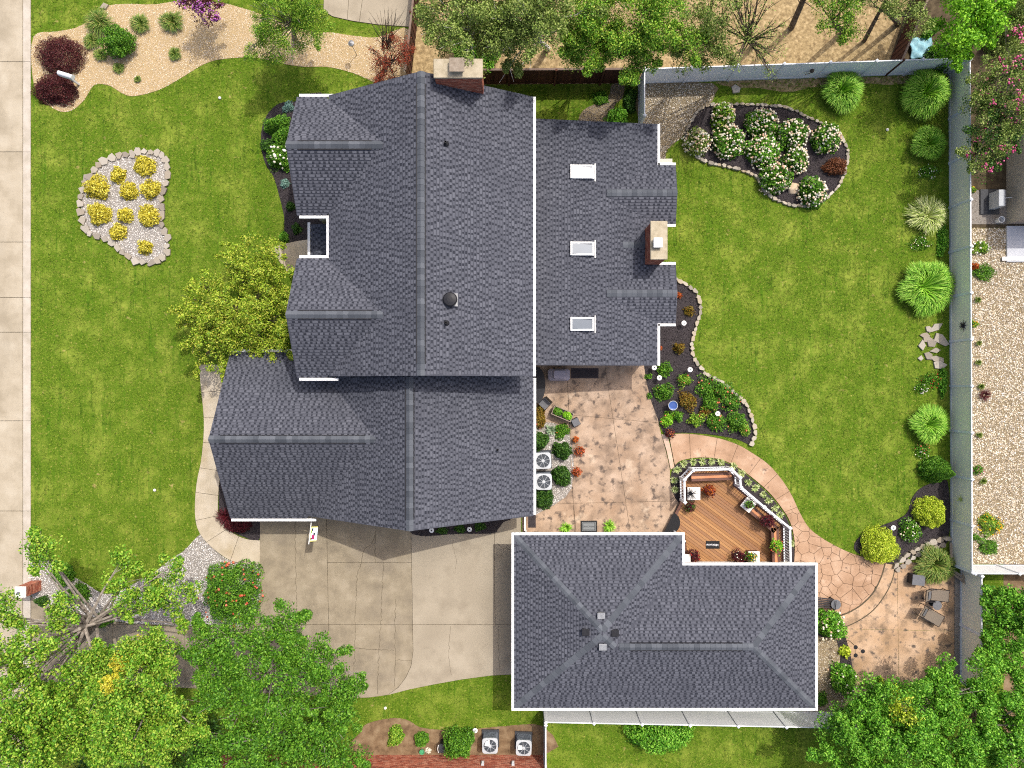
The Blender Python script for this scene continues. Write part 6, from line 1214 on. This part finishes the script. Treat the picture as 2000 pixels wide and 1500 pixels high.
# ------------------------------------------------------------------ grass blades on the lawns
tuft_v = []; tuft_f = []
for i in range(16):
    a = random.uniform(0, 6.28); r = random.uniform(0, .075); l = random.uniform(.03, .07); w_ = random.uniform(.006, .010)
    bx, by = r * math.cos(a), r * math.sin(a); b_ = random.uniform(0, 6.28); dx, dy = math.cos(b_), math.sin(b_)
    k = len(tuft_v); tuft_v += [(bx - dy * w_, by + dx * w_, 0), (bx + dy * w_, by - dx * w_, 0), (bx + dx * l, by + dy * l, random.uniform(.02, .045))]; tuft_f.append((k, k + 1, k + 2))
me = bpy.data.meshes.new('grass_tuft'); me.from_pydata(tuft_v, [], tuft_f); me.materials.append(M['blade']); tuft = bpy.data.objects.new('grass_tuft', me)
ng = bpy.data.node_groups.new('grass_scatter', 'GeometryNodeTree')
ng.interface.new_socket('Geometry', in_out='INPUT', socket_type='NodeSocketGeometry'); ng.interface.new_socket('Geometry', in_out='OUTPUT', socket_type='NodeSocketGeometry')
gi = ng.nodes.new('NodeGroupInput'); go = ng.nodes.new('NodeGroupOutput'); ip = ng.nodes.new('GeometryNodeInstanceOnPoints'); oi = ng.nodes.new('GeometryNodeObjectInfo')
oi.inputs['Object'].default_value = tuft
rv = ng.nodes.new('FunctionNodeRandomValue'); rv.data_type = 'FLOAT_VECTOR'; rv.inputs[1].default_value = (0, 0, 6.28)
rs = ng.nodes.new('FunctionNodeRandomValue'); rs.data_type = 'FLOAT'; rs.inputs[2].default_value = .7; rs.inputs[3].default_value = 1.3
ng.links.new(gi.outputs[0], ip.inputs['Points']); ng.links.new(oi.outputs['Geometry'], ip.inputs['Instance']); ng.links.new(rv.outputs[0], ip.inputs['Rotation']); ng.links.new(rs.outputs[1], ip.inputs['Scale']); ng.links.new(ip.outputs[0], go.inputs[0])
def grass(px, label, dens=62):
    poly = wp(px); Q = scatter(poly, int(area(poly) * dens), EXCL)
    me = bpy.data.meshes.new('grass'); me.vertices.add(len(Q)); me.vertices.foreach_set('co', np.concatenate([Q, np.zeros((len(Q), 1))], 1).astype(np.float32).ravel()); me.update()
    o = bpy.data.objects.new('grass', me); COL.objects.link(o); tag(o, label, 'grass', kind='stuff'); m = o.modifiers.new('scatter', 'NODES'); m.node_group = ng
grass([(62, -50), (640, -50), (640, 40), (800, 70), (800, 1000), (505, 1000), (505, 1360), (62, 1360)], 'mown front lawn grass between the street and the house')
grass([(800, 166), (1247, 166), (1247, 400), (800, 400)], 'grass in the side yard below the brown fence')
grass([(1250, 160), (1856, 146), (1856, 1105), (1550, 1105), (1250, 1000)], 'mown back lawn grass inside the white fence')
grass([(690, 1312), (1062, 1312), (1062, 1425), (690, 1425)], 'grass strip below the driveway')
grass([(1064, 1384), (1720, 1390), (1720, 1560), (1064, 1560)], 'grass behind the bottom white fence')
